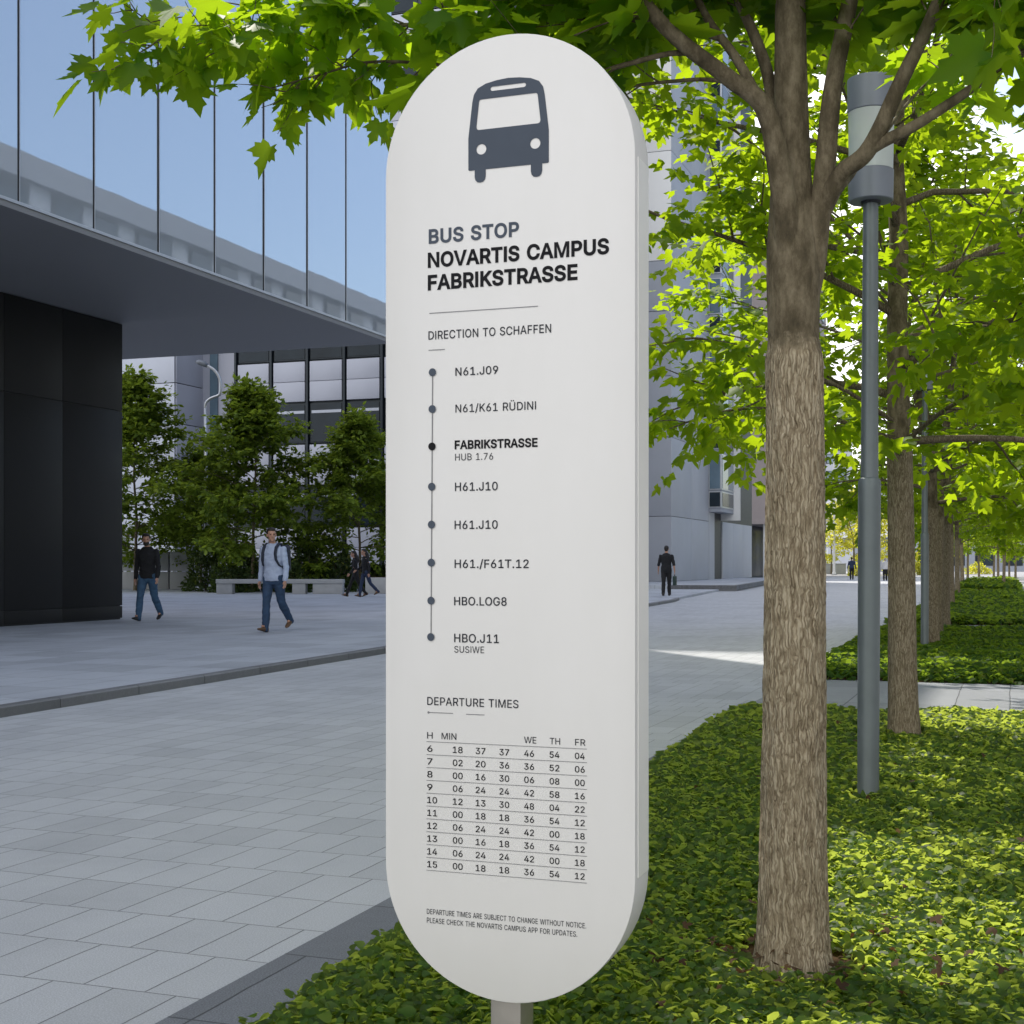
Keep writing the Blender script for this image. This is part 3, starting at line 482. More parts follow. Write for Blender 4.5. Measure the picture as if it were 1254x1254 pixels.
MB().bbox(-.040, .021, .022, .098, 0, SG_Z0+.035, .003).build('post', M['post'], sign, sharp=30)
MB().bbox(-.09, .09, -.02, .14, 0, .02, .004).build('base_plate', M['post'], sign, sharp=30)

def flat(name, polys, mat, y=-.0010, off=0.0, parent=None):          # filled outlines on the face -> one thin mesh
    def area(p): return sum(p[i-1][0]*p[i][1]-p[i][0]*p[i-1][1] for i in range(len(p)))/2
    def inside(q, p):
        c = False
        for i in range(len(p)):
            (x0, y0), (x1, y1) = p[i-1], p[i]
            if (y0 > q[1]) != (y1 > q[1]) and q[0] < (x1-x0)*(q[1]-y0)/(y1-y0)+x0: c = not c
        return c
    def ctr(p): return p[0]
    big = sorted(polys, key=lambda p: -abs(area(p))); outs = []
    for p in big:                        # counters go with the outline around them; overlapping strokes stay apart
        host = [g for g in outs if all(inside(q, g[0]) for q in p) and all(inside(((a[0]+b[0])/2, (a[1]+b[1])/2), g[0]) for a, b in zip(p, p[1:]+p[:1]))]
        if host: host[-1].append(p)
        else: outs.append([p])
    V = []; F = []
    for gi, grp in enumerate(outs):
        if off: grp = [grow(p, off if j == 0 else -off) for j, p in enumerate(grp)]
        vv, ff = fill(grp); o_ = len(V); dy = 0.00012 if gi % 2 else 0
        V += [(p[0], y - dy, p[1]) for p in vv]; F += [tuple(i+o_ for i in f) for f in ff]
    me = bpy.data.meshes.new(name); me.from_pydata(V, [], F); me.materials.append(mat); me.update()
    return link(name, me, parent or sign)
def grow(p, d):                      # mitred offset of a closed outline, outwards for d > 0
    q = [a for a, b in zip(p, p[1:]+p[:1]) if (a[0]-b[0])**2+(a[1]-b[1])**2 > 1e-12]
    ar = sum(q[i-1][0]*q[i][1]-q[i][0]*q[i-1][1] for i in range(len(q)))
    if ar < 0: q.reverse()
    out = []
    for i in range(len(q)):
        a, b, c = (Vector(q[j % len(q)]) for j in (i-1, i, i+1))
        u = (b-a).normalized(); v = (c-b).normalized(); n0 = Vector((u.y, -u.x)); n1 = Vector((v.y, -v.x)); m_ = n0+n1
        k_ = d/max(.5, (m_.length_squared/2)) if m_.length > .1 else 0
        out.append(tuple(b + m_*k_))
    return out
def fill(polys):
    from mathutils.geometry import tessellate_polygon
    P3 = [[Vector((x*500, y*500, 0)) for x, y in p] for p in polys]
    flat_ = [q for p in polys for q in p]; out = []
    for t in tessellate_polygon(P3):
        a, b, c = (flat_[i] for i in t)
        ar = (b[0]-a[0])*(c[1]-a[1])-(c[0]-a[0])*(b[1]-a[1])
        if abs(ar) > 1e-14: out.append(t if ar > 0 else t[::-1])
    return flat_, out

def lay(text, track=0.0):          # outlines of a line of text with a cap height of 1
    x = 0; out = []
    for ch in text:
        if ch == ' ': x += 250; continue
        g = GLYPHS[ch]
        for c in g[1:]: out.append([((x+c[i])/509.0, c[i+1]/509.0) for i in range(0, len(c), 2)])
        x += g[0] + track
    xs = [p[0] for q in out for p in q]
    return out, min(xs), max(xs)
def line_polys(text, xl, yb, xr, cap, track=0.0, zfix=None):
    q, x0, x1 = lay(text, track)
    a0, z0 = sgn(xl, yb); a1, _ = sgn(xr, yb); _, zt = sgn(xl, yb-cap)
    if zfix is not None: zt += zfix-z0; z0 = zfix
    sx, sz = (a1-a0)/(x1-x0), zt-z0
    return [[(a0+(x-x0)*sx, z0+y*sz) for x, y in p] for p in q], sz
def lettering(text, xl, yb, xr, cap, mat, weight=0.0, track=0.0, name='lettering'):
    p, sz = line_polys(text, xl, yb, xr, cap, track)
    return flat(name, p, M[mat], off=weight*sz)
def rule_poly(xl, yl, xr, th=.9):
    a0, z = sgn(xl, yl); a1, _ = sgn(xr, yl); h = th/1700*2.6/2
    return [(a0, z-h), (a1, z-h), (a1, z+h), (a0, z+h)]

# bus symbol, drawn in its own units and scaled
ca, cz0 = sgn(622.5, 204.5); k = 2.62/1700*1.045
def rr(x0, x1, y0, y1, r):
    c = [(x1-r, y1-r, 0), (x0+r, y1-r, 90), (x0+r, y0+r, 180), (x1-r, y0+r, 270)]
    return [(cx+r*cos(R(a+b)), cy+r*sin(R(a+b))) for cx, cy, a in c for b in (0, 30, 60, 90)]
bus = [(-50, 1), (-50, 38), (-45, 80), (-43, 89), (-38, 96), (-28, 100.5), (-14, 103), (0, 104), (14, 103), (28, 100.5), (38, 96), (43, 89), (45, 80), (50, 38), (50, 1), (49, 0),
       (42, 0), (42, -8), (41, -12), (38.5, -14.4), (35, -15), (31.5, -14.4), (29, -12), (28, -8), (28, 0), (-28, 0), (-28, -8), (-29, -12), (-31.5, -14.4), (-35, -15), (-38.5, -14.4), (-41, -12), (-42, -8), (-42, 0), (-49, 0)]
ws = [(-37, 47), (37, 47), (39, 48), (39.8, 50.5), (36.4, 80), (35.6, 82), (34, 82.6), (-34, 82.6), (-35.6, 82), (-36.4, 80), (-39.8, 50.5), (-39, 48)]
disc = lambda x, y, r: [(x+r*cos(2*pi*i/24), y+r*sin(2*pi*i/24)) for i in range(24)]
flat('bus_pictogram', [[(ca+x*k, cz0+y*k) for x, y in p] for p in (bus, ws, rr(-22, 22, 91, 96, 2.4), disc(-33.5, 24, 6.2), disc(33.5, 24, 6.2))], M['ink_slate'])

lettering('BUS STOP', 526, 298, 635, 16.2, 'ink_slate', .050, 20)
lettering('NOVARTIS CAMPUS', 525, 327.3, 745, 16.8, 'ink_black', .058, 14)
lettering('FABRIKSTRASSE', 525, 355, 706.5, 17, 'ink_black', .058, 14)
flat('divider_line', [rule_poly(526, 383.8, 659, .9)], M['ink_line'])
lettering('DIRECTION TO SCHAFFEN', 525, 416, 675, 10, 'ink_grey', .012, 16)
flat('divider_line', [rule_poly(525, 429, 545, .9)], M['ink_line'])
ys = (456, 501, 546.8, 596, 642.4, 689, 735.5, 780)
a0, z0 = sgn(530, 456); a1, z1 = sgn(528, 780); hw = .0011
flat('route_line', [[(a0-hw, z0), (a1-hw, z1), (a1+hw, z1), (a0+hw, z0)]], M['ink_line'])
for i, y in enumerate(ys):
    a, z = sgn(530-2*(y-456)/324, y); r = 4.8*2.68/1700
    o = flat('stop_dot', [[(a+r*cos(2*pi*j/28), z+r*sin(2*pi*j/28)) for j in range(28)]], M['ink_black' if i == 2 else 'ink_slate'], y=-.0022)
    if i == 2: o['label'] = 'black dot of the current stop'
for t, xl, yb, xr, cap, w in (('N61.J09', 558, 460.2, 610, 9.6, .018), ('N61/K61 RÜDINI', 558, 505.2, 656.5, 9.6, .012), ('FABRIKSTRASSE', 557.5, 549.8, 658, 9.8, .056),
                              ('HUB 1.76', 557.5, 564, 604, 8.2, 0), ('H61.J10', 557.5, 601.2, 609.5, 10, .018), ('H61.J10', 557, 647.8, 609.5, 10, .018), ('H61./F61T.12', 557, 695.4, 647.5, 10, .018),
                              ('HBO.LOG8', 556.5, 741, 620.5, 10, .018), ('HBO.J11', 556.5, 786.3, 611, 10.2, .018), ('SUSIWE', 556.5, 799, 593, 8, 0)):
    lettering(t, xl, yb, xr, cap, 'ink_black' if w > .03 else 'ink_grey', w, 14)
lettering('DEPARTURE TIMES', 523.5, 863, 635, 9.6, 'ink_grey', .012, 16)
flat('divider_line', [rule_poly(571, 874.6, 593.5, .9)], M['ink_line'])
flat('divider_line', [rule_poly(524, 872.3, 555, .9), [(sgn(525, 872.3)[0]+.0022*cos(j*pi/6), sgn(525, 872.3)[1]+.0022*sin(j*pi/6)) for j in range(12)]], M['ink_line'])
rl = []
for t, xl, xr in (('H', 523.3, 530), ('MIN', 541, 559), ('WE', 642, 657), ('TH', 673.5, 686), ('FR', 704.5, 717)):
    flat('column_heading', line_polys(t, xl, 904.7, xr, 7.8, zfix=sgn(523, 904.2)[1])[0], M['ink_grey'], off=.00006)
table = ['6 18 37 37 46 54 04', '7 02 20 36 36 52 06', '8 00 16 30 06 08 00', '9 06 24 24 42 58 16', '10 12 13 30 48 04 22', '11 00 18 18 36 54 12', '12 06 24 24 42 00 18',
         '13 00 16 18 36 54 12', '14 06 24 24 42 00 18', '15 00 18 18 36 54 12']
cx = (523.5, 554.8, 582.8, 611.8, 642.2, 673.3, 704.3)
rl.append(rule_poly(522.5, 908, 719, .7))
for i, row in enumerate(table):
    yb = 920.2 + i*15.72
    for x, t in zip(cx, row.split()):
        wd = 6.2 if len(t) == 1 else 11.8
        flat('departure_time', line_polys(t, x, yb, x+wd, 7.6, zfix=sgn(523, yb)[1])[0], M['ink_black'], off=.00018)
    rl.append(rule_poly(522.5, yb+3.7, 719, .7))
flat('timetable_rules', rl, M['ink_line'])
lettering('DEPARTURE TIMES ARE SUBJECT TO CHANGE WITHOUT NOTICE.', 523, 1118.8, 718, 6.2, 'ink_grey', .004, 12, 'small_print')
lettering('PLEASE CHECK THE NOVARTIS CAMPUS APP FOR UPDATES.', 523, 1129.6, 707, 6.2, 'ink_grey', .004, 12, 'small_print')
# ------------------------------------------------------------------ ground, street, plaza
def sheet(name, pts, z, mat):      # flat polygon in street coordinates; the object is turned so slabs follow the street
    m = MB(); m.add([(a, s, 0) for a, s in pts], [tuple(range(len(pts)))])
    o = m.build(name, mat); o.rotation_euler = (0, 0, -YAW); o.location.z = z
    return tag(o, kind='structure')
sheet('ground', [(-900, -300), (900, -300), (900, 1500), (-900, 1500)], -.012, M['ground'])
sheet('street', [(-60, -14), (-2.19, -14), (-2.19, 140), (-60, 140)], 0, M['street'])
sheet('street_edge_band', [(-2.19, -14), (.9, -14), (.9, 11.9), (-2.19, 11.9)], 0, M['band'])
for a, b in ((11.9, 15.2), (27.0, 29.6), (45.0, 47.0), (60.0, 62.5), (74, 76)):
    sheet('path', [(-2.19, a), (9, a), (9, b), (-2.19, b)], 0, M['path'])
sheet('path', [(.9, -14), (9, -14), (9, 11.9), (.9, 11.9)], 0, M['path'])
kl = [(-7.55, -14), (-7.7, 9.1), (-8.15, 17.3), (-8.75, 24.5), (-9.6, 35.5), (-10.25, 44.0), (-10.6, 46.2)]
PZ = .088
pl = kl + [(-12.4, 62), (-14.2, 71.5), (-60, 71.5), (-60, -14)]
m = MB(); m.prism([(a-.13 if i < len(kl) else a, s) for i, (a, s) in enumerate(pl)], -.01, PZ-.004)
o = m.build('plaza', M['plaza']); o.rotation_euler = (0, 0, -YAW); tag(o, kind='structure')
kb = MB()
def ribbon(mb, line, w, z0, z1):
    L = [Vector((*p, 0)) for p in line]; n = len(L); out = []
    for i, p in enumerate(L):
        d = (L[min(i+1, n-1)] - L[max(i-1, 0)]).normalized(); q = Vector((-d.y, d.x, 0))
        out.append((p, p + q*w))
    rg = []
    for p, q in out:
        e = (q-p)*.12
        rg.append([(p.x, p.y, z0), (p.x, p.y, z1-.012), (p.x+e.x, p.y+e.y, z1), (q.x, q.y, z1), (q.x, q.y, z0)])
    mb.rings(rg)
fine = []
for (a, b) in zip(kl[:-1], kl[1:]):
    for k in range(6): fine.append((a[0]+(b[0]-a[0])*k/6, a[1]+(b[1]-a[1])*k/6))
ribbon(kb, fine+[kl[-1]], .13, -.01, PZ)
o = kb.build('kerb', M['kerb'], sharp=20); o.rotation_euler = (0, 0, -YAW); tag(o, kind='structure')
# raised walk by the grey tower
rw = [LS(G(822, 722.5, .05)), LS(G(902, 722.8, .05)), LS(G(940, 715.5, .05)), (-13.2, 96.0), (-30, 96.0), (-30, 71.5)]
m = MB(); m.prism(rw, PZ-.01, .26); o = m.build('pavement', M['plaza']); o.rotation_euler = (0, 0, -YAW); tag(o, kind='structure')
kk = MB(); ribbon(kk, [rw[0], rw[1], rw[2], rw[3]], .14, 0.02, .275)
o = kk.build('kerb', M['kerb'], sharp=20); o.rotation_euler = (0, 0, -YAW); tag(o, kind='structure')

# ------------------------------------------------------------------ glass building over its dark base
GL = -13.3; S0, PW, NP = -9.6, 1.72, 22; S1 = S0 + PW*NP + .6; SB, GH = 6.33, 23.8  # roof height raised out of view so its shadow covers the street
gb = thing('glass_building', W(GL, 10, 0), -YAW, label='blue mirror glass office building overhanging the plaza at left', cat='building')
def gl(a, s): return a-GL, s-10
rng = random.Random(4)
for i in range(NP):
    s0 = S0 + PW*i; s1 = s0 + PW if i < NP-1 else S1
    m = MB(); x = 0; y0, y1 = s0-10+.011, s1-10-.011; t = rng.uniform(-.006, .006); t2 = rng.uniform(-.004, .004)
    v = [(x+t, y0, SB+.07), (x-t, y1, SB+.07), (x-t+t2, y1, GH), (x+t+t2, y0, GH)]
    m.add(v + [(p[0]-.03, p[1], p[2]) for p in v], [(0, 1, 2, 3), (7, 6, 5, 4), (0, 4, 5, 1), (1, 5, 6, 2), (2, 6, 7, 3), (3, 7, 4, 0)])
    m.build('glass_pane', M['facade_glass'], gb)
    MB().box(-.02, .012, y0-.014, y0-.004, SB+.06, GH).build('mullion', M['joint'], gb)
    MB().box(-.01, .018, y0-.002, y0+.012, SB+.06, GH).build('glass_edge', M['alu'], gb)
bw = 30
MB().box(-bw, -.05, S0-10, S1-10-.05, SB+.10, GH-.02).build('wall', M['joint'], gb)
MB().box(-bw, .030, S0-10, S1-10+.02, SB+.02, SB+.065).build('bottom_rail', M['alu'], gb)
m = MB(); m.box(-bw, .012, S0-10, S1-10, SB-.07, SB+.015)
m.build('soffit', M['soffit'], gb)
MB().box(-bw, .02, S0-10, S1-10+.02, GH, GH+.3).build('roof', M['alu'], gb)
# dark base wall, in big panels with recessed joints
xb = -17.5-GL; ye = 24.55-10; base = MB()
base.box(-bw, xb-.03, S0-10, ye-.03, .0, SB-.08)
base.build('base_wall', M['joint'], gb)
ys_ = [S0-10] + [LS(P(px, 700, 20))[1] for px in ()]
def s_of(px, lat):                 # where the sight line through photo column px meets the wall at this lateral
    k_ = (px-627)/1700; return (k_*(-lat*SY) - lat*CY)/(SY - k_*CY)
cuts = [S0, 2.0, 6.0, 10.0, 14.0, s_of(5, -17.5), s_of(77, -17.5), s_of(150, -17.5)]
for a, b in zip(cuts[:-1], cuts[1:]):
    for z0, z1 in ((.115, .36), (.375, 4.42), (4.435, SB-.085)):
        MB().bbox(xb-.05, xb, a-10+.006, b-10-.006, z0, z1, .004).build('cladding_panel', M['darkwall'], gb, sharp=30)
for z0, z1 in ((.115, .36), (.375, 4.42), (4.435, SB-.085)):
    MB().bbox(-bw, xb-.006, ye-.05, ye-.0, z0, z1, .004).build('cladding_panel', M['darkwall'], gb, sharp=30)

# ------------------------------------------------------------------ panelled building behind the plaza trees
pb0 = P(350, 690, 70); la, sa = LS(pb0)
pb = thing('panelled_building', W(la, sa, 0), -YAW, label='pale panelled office building with dark mullions behind the plaza trees', cat='building')
def ax(px): return (LS(Vector(((px-627)/1700*1, 1, 0)))[0])/(LS(Vector(((px-627)/1700*1, 1, 0)))[1])*sa - la
def zz(py, px=350):
    Z = 70 - ax(px)*SY; return EYE + (690-py)/1700*Z
FH = 4.18; zb = zz(543)            # floor height and one window band's sill
x0, x1 = ax(288), ax(288) + 2.06*7
HB = zb + FH*15.1  # unseen upper storeys raised so their shadow covers the plaza
MB().box(x0, x1, .25, 22, 0, HB).build('wall', M['mullion'], pb)
nb = 7; pw = (x1-x0)/nb
for f in range(-2, 14):
    z0 = zb + FH*f
    for i in range(nb):
        a0_, a1_ = x0 + pw*i + .14, x0 + pw*(i+1) - .14
        w0, w1 = max(z0, .4), min(z0 + 1.98, HB-.2)
        if w1 > w0 + .8:
            wd = MB().box(a0_-.02, a1_+.02, .12, .24, w0, w1).build('window', M['mullion'], pb)
            MB().box(a0_+.07, a1_-.04, .09, .118, w0+.06, w1-.06).build('pane', M['window'], wd)
            MB().box(a0_+.08, a1_-.05, .075, .086, w1-.50, w1-.36).build('blind_rail', M['panel2'], wd)
        p0, p1 = z0+2.08, z0+FH-.10
        if p1 < HB:
            h = (p0+p1)/2
            for q0, q1 in ((max(p0, .2), h-.012), (h+.012, p1)):
                if q1 > q0: MB().bbox(a0_, a1_, .02, .22, q0, q1, .01).build('facade_panel', M['panel'], pb, sharp=30)
for i in range(nb+1): MB().box(x0+pw*i-.055, x0+pw*i+.055, -.02, .23, .1, HB).build('mullion', M['mullion'], pb)
xl = ax(40); xm = ax(236)
MB().box(xl, xm, -1.6, 20, 0, HB).build('wing_wall', M['joint'], pb)
for f in range(-4, 27):
    for i in range(5):
        q0, q1 = zb-1.0+2.05*f, zb-1.0+2.05*(f+1)
        MB().bbox(xm-(i+1)*3.4+.02, xm-i*3.4-.02 + (.0 if i else .02), -1.68, -1.62, max(q0, .2)+.02, max(q1, .5)-.02, .01).build('wing_panel', M['panel2'], pb, sharp=30)
    MB().bbox(xm+.01, xm+.07, -1.6, .9, max(zb-1+2.05*f, .2)+.02, max(zb-1+2.05*(f+1), .5)-.02, .01).build('wing_panel', M['panel'], pb, sharp=30)
MB().box(xm, x0, .85, 20, 0, HB).build('link_wall', M['panel'], pb)
MB().box(xm+.55, xm+1.0, .75, .84, 2, HB-.4).build('stair_window', M['window_blue'], pb)
MB().box(xl, x1, -1.0, 22, HB, HB+.35).build('roof', M['roofedge'], pb)
wd = MB().box(xm-3.35, xm-.3, -1.72, -1.69, zz(521), zz(497)).build('window', M['mullion'], pb)
MB().box(xm-3.25, xm-.4, -1.75, -1.722, zz(521)+.08, zz(497)-.08).build('pane', M['window_blue'], wd)

# ------------------------------------------------------------------ grey tower right of the sign
gx, gs = LS(Vector((8.72, 76, 0)))
gt = thing('grey_tower', W(gx, gs, 0), -YAW, label='grey clad tower block with a tall projecting window bay beyond the man with the bag', cat='building')
def sy(px, off=0.0): return s_of(px, gx+off) - gs
def gz(py, px): 
    p = W(gx, gs+sy(px)); return EYE + (690-py)/1700*p.y
HT = 37
core = MB().box(-14, -.08, .08, 25.5, 0, HT).build('wall', M['joint'], gt)
# street face panels
e = [0.0, sy(847), sy(868)]
jz = [0.26] + [gz(py, 822) for py in (632, 535, 460, 380, 318)] + [gz(318, 822)+6, gz(318, 822)+12, HT]
for z0, z1 in zip(jz[:-1], jz[1:]):
    for a, b in zip(e[:-1], e[1:]):
        MB().bbox(-.10, 0, a+.012, b-.012, z0+.015, z1-.015, .008).build('cladding_panel', M['conc'], gt, sharp=30)
for z0, z1 in zip(jz[:-1], jz[1:]):
    for i in range(4):
        MB().bbox(-(i+1)*3.4+.012, -i*3.4-.012, 0.0, .10, z0+.015, z1-.015, .008).build('end_panel', M['conc2' if z1 < 22 else 'white'], gt, sharp=30)
b0, b1 = sy(868), sy(884)
zbay = gz(628, 876)
MB().box(-.09, .75, b0+.1, b1, zbay, HT-1).build('window_bay', M['conc2'], gt)
nz = int((HT-1-zbay)/3.6)
for i in range(nz):
    z = zbay + .25 + i*3.6
    for k, (h0, h1, mt) in enumerate(((0, 1.0, 'window'), (1.1, 3.3, 'window_blue'))):
        f = MB().box(-.02, .78, b0+.02, b0+.098, z+h0, z+h1).build('window', M['alu'], gt)
        MB().box(.05, .70, b0-.01, b0+.018, z+h0+.06, z+h1-.06).build('pane', M[mt], f)
        f2 = MB().box(.751, .79, b0+.14, b1-.1, z+h0, z+h1).build('window', M['alu'], gt)
        MB().box(.792, .81, b0+.3, b1-.3, z+h0+.08, z+h1-.08).build('pane', M[mt], f2)
v0, v1 = b1+.02, sy(907)
MB().box(-.09, 1.2, v0, sy(907, 1.2), gz(640, 900), HT).build('white_volume', M['white'], gt)
for i in range(1, 7):
    yy_ = v0 + (sy(907, 1.2)-v0)*i/7
    MB().box(1.2, 1.203, yy_-.02, yy_+.02, gz(640, 900), HT).build('panel_joint', M['conc2'], gt)
MB().box(-.09, .0, b0+.1, sy(875), .26, zbay-.02).build('lower_wall', M['conc'], gt)
MB().box(-.5, -.35, sy(875)+.05, sy(884), .26, zbay-.3).build('door', M['joint'], gt)
lw0 = sy(885)
for i in range(3):
    a = lw0 + (25.0-lw0)*i/3; b = lw0 + (25.0-lw0)*(i+1)/3
    MB().bbox(-.09, .0, a+.012, b-.012, .26, gz(641, 900)-.02, .008).build('lower_wall', M['conc'], gt, sharp=30)
MB().box(-14, .3, 0, 25.5, HT, HT+.4).build('roof', M['roofedge'], gt)

# pinkish block beyond
px_, ps_ = LS(P(925, 690, 118))
kb_ = thing('stone_block', W(px_, ps_, 0), -YAW, label='pinkish stone building on columns beyond the grey tower', cat='building')
MB().box(-12, 2.2, 0, 30, 4.6, 30).build('wall', M['pink'], kb_)
MB().box(-12, -1.2, .5, 29, 0, 4.6).build('ground_floor', M['window'], kb_)
for i in range(6): MB().lathe([(.38, 0), (.38, 4.6)], 16, (.9, .8+i*5.2)).build('column', M['white'], kb_, sharp=40)
for f in range(6):
    for i in range(6):
        w = MB().box(2.2, 2.25, 1.2+i*4.8, 3.8+i*4.8, 6+f*4, 8.2+f*4).build('window', M['joint'], kb_)
        MB().box(2.251, 2.27, 1.35+i*4.8, 3.65+i*4.8, 6.15+f*4, 8.05+f*4).build('pane', M['window_blue'], w)
        w = MB().box(-2.2-i*1.9, -.9-i*1.9, -.05, 0, 6+f*4, 8.2+f*4).build('window', M['joint'], kb_)
        MB().box(-2.1-i*1.9, -1.0-i*1.9, -.07, -.051, 6.1+f*4, 8.1+f*4).build('pane', M['window_blue'], w)
MB().box(-12.3, 2.5, -.3, 30.3, 30, 30.5).build('roof', M['roofedge'], kb_)

# far end of the street
def block(name, pxa, pxb, ytop, Z, depth, mat, label, win=True, wmat='window_blue', roof='roofedge', cat='building'):
    a, b = P(pxa, 690, Z), P(pxb, 690, Z); w = b.x-a.x; h = EYE + (690-ytop)/1700*Z
    t = thing(name, (a.x, Z, 0), 0, label=label, cat=cat)
    MB().box(0, w, .1, depth, 0, h).build('wall', M[mat], t)
    if win:
        fl = max(1, int(h/3.8)); nb_ = max(1, int(w/4.2))
        for f in range(fl):
            for i in range(nb_):
                x = w*(i+.5)/nb_; z = .9 + f*h/fl
                q = MB().box(x-w/nb_*.32, x+w/nb_*.32, .02, .098, z, z+h/fl*.58).build('window', M['joint'], t)
                MB().box(x-w/nb_*.28, x+w/nb_*.28, -.02, .018, z+.12, z+h/fl*.58-.12).build('pane', M[wmat], q)
    MB().box(-.2, w+.2, -.15, depth+.2, h, h+.5).build('roof', M[roof], t)
    return t
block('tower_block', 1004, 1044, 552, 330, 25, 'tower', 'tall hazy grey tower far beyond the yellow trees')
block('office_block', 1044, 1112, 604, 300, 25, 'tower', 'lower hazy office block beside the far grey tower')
block('glazed_pavilion', 1046, 1330, 662, 215, 18, 'conc2', 'long low dark glazed pavilion behind the far tree row', wmat='window')
block('street_end_building', 1100, 1400, 608, 262, 25, 'office', 'pale office building closing the view behind the tree row')

# the offices across the way: out of view to the right, but mirrored in the glass
ob = thing('mirrored_office', W(16.5, 24, 0), -YAW, label='pale office building across the street seen mirrored in the blue glass', cat='building')
MB().box(.2, 14, -26, 110, 0, 19.0).build('wall', M['office'], ob)
MB().box(-.35, 14.2, -26.3, 110.3, 19.0, 20.2).build('parapet', M['roofedge'], ob)
for i in range(33):
    for z in (3.0, 7.0, 11.0, 14.2, 17.0):
        w = MB().box(.08, .19, -25+i*4, -22.7+i*4, z, z+1.9).build('window', M['joint'], ob)
        MB().box(.03, .078, -24.85+i*4, -22.85+i*4, z+.15, z+1.75).build('pane', M['window'], w)
o2 = thing('gabled_hall', W(19, -12, 0), -YAW, label='grey gabled hall mirrored faintly in the nearest glass panes', cat='building')
m = MB(); m.add([(0, -16, 0), (12, -16, 0), (12, 9, 0), (0, 9, 0), (0, -16, 18), (12, -16, 18), (12, 9, 18), (0, 9, 18)], [(0,3,2,1), (0,1,5,4), (1,2,6,5), (2,3,7,6), (3,0,4,7)])
m.build('wall', M['office'], o2)
m = MB(); m.add([(-.4, -16.3, 18), (12.4, -16.3, 18), (12.4, 9.3, 18), (-.4, 9.3, 18), (6, -16.3, 22), (6, 9.3, 22)], [(0,3,5,4), (1,4,5,2), (0,4,1), (3,2,5), (0,1,2,3)])
m.build('roof', M['roofedge'], o2)

# ------------------------------------------------------------------ small built things on the plaza
def bench(pxa, pxb, py):
    a, b = G(pxa, py, PZ), G(pxb, py, PZ); Z = (a.y+b.y)/2; L = (b-a).length
    t = thing('bench', (a.x, a.y, PZ), math.atan2(b.y-a.y, b.x-a.x), label='long pale concrete bench in front of the plaza trees', cat='bench')
    MB().bbox(0, L, 0, .62, .40, .56, .012).build('seat', M['bench'], t, sharp=30)
    for x0, x1 in ((.02, .62), (L*.60, L*.60+.5), (L-1.15, L-.02)): MB().bbox(x0, x1, .03, .59, 0, .398, .012).build('leg', M['bench'], t, sharp=30)
bench(264, 420, 727.5)
def panelwall(pxa, pxb, yb, yt, n, label):
    a, b = G(pxa, yb, PZ), G(pxb, yb, PZ); L = (b-a).length; h = (yb-yt)/1700*(a.y+b.y)/2
    t = thing('low_wall', (a.x, a.y, PZ), math.atan2(b.y-a.y, b.x-a.x), label=label, cat='wall')
    for i in range(n):
        for z0, z1 in ((0, h*.47), (h*.49, h)):
            MB().bbox(L*i/n+.03, L*(i+1)/n-.03, 0, .14, z0, z1, .01).build('panel', M['lowwall'], t, sharp=30)
        MB().box(L*(i+1)/n-.10, L*(i+1)/n+.02, .142, .22, 0, h+.02).build('post', M['mullion'], t)
panelwall(120, 236, 721.5, 676, 4, 'low pale panel wall behind the man in black jacket')
m = thing('planter_block', G(476, 727, PZ), -YAW, label='low grey concrete planter block beside the two walkers', cat='planter')
MB().bbox(-1.0, 1.2, 0, .8, 0, .62, .015).build('box', M['bench'], m, sharp=30); MB().box(-.9, 1.1, .1, .7, .6, .635).build('earth', M['soil'], m)
gp = thing('planter', W(*rw[3], .26), -YAW, label='dark green planter box under the stone building', cat='planter')
gq = G(925, 701.5, .2); gp.location = (gq.x, gq.y, .26)
m = MB(); m.bbox(-.65, .65, -.5, .5, 0, 1.0, .03); m.build('box', M['bin'], gp, sharp=30)
# ------------------------------------------------------------------ trees
def leaves_on(twigs, rng, spacing, size, hang=.35, upn=.8, jitter=.5, cluster=1):
    """leaves along twig polylines; returns pos, tip, normal, size arrays"""
    pos = []; tip = []; nor = []; sz = []
    for tw in twigs:
        L = [0]
        for a, b in zip(tw[:-1], tw[1:]): L.append(L[-1]+(b-a).length)
        n = max(2, int(L[-1]/spacing)); side = rng.choice((1, -1))
        for i in range(n+1):
            d = L[-1]*(i+rng.uniform(-.3, .3))/n; d = min(max(d, 0), L[-1]); j = 0
            while j < len(L)-2 and L[j+1] < d: j += 1
            f = (d-L[j])/max(L[j+1]-L[j], 1e-6); p = tw[j].lerp(tw[j+1], f); t = (tw[j+1]-tw[j]).normalized()
            sd = t.cross(Vector((0, 0, 1)));
            if sd.length < .1: sd = Vector((1, 0, 0))
            sd.normalize(); side = -side
            for c in range(cluster):
                out = (t*(1.1 if i == n else rng.uniform(.1, .8)) + sd*side*(0 if i == n else rng.uniform(.5, 1.1)) + Vector((rng.gauss(0, .35), rng.gauss(0, .35), -hang+rng.gauss(0, .25)))).normalized()
                s = size*rng.uniform(.65, 1.25)
                q = p + out*s*rng.uniform(.15, .55)
                pos.append(q); tip.append(out)
                nor.append(Vector((rng.gauss(0, jitter), rng.gauss(0, jitter), upn))); sz.append(s)
    return [np.array(a, float) for a in (pos, tip, nor, sz)]

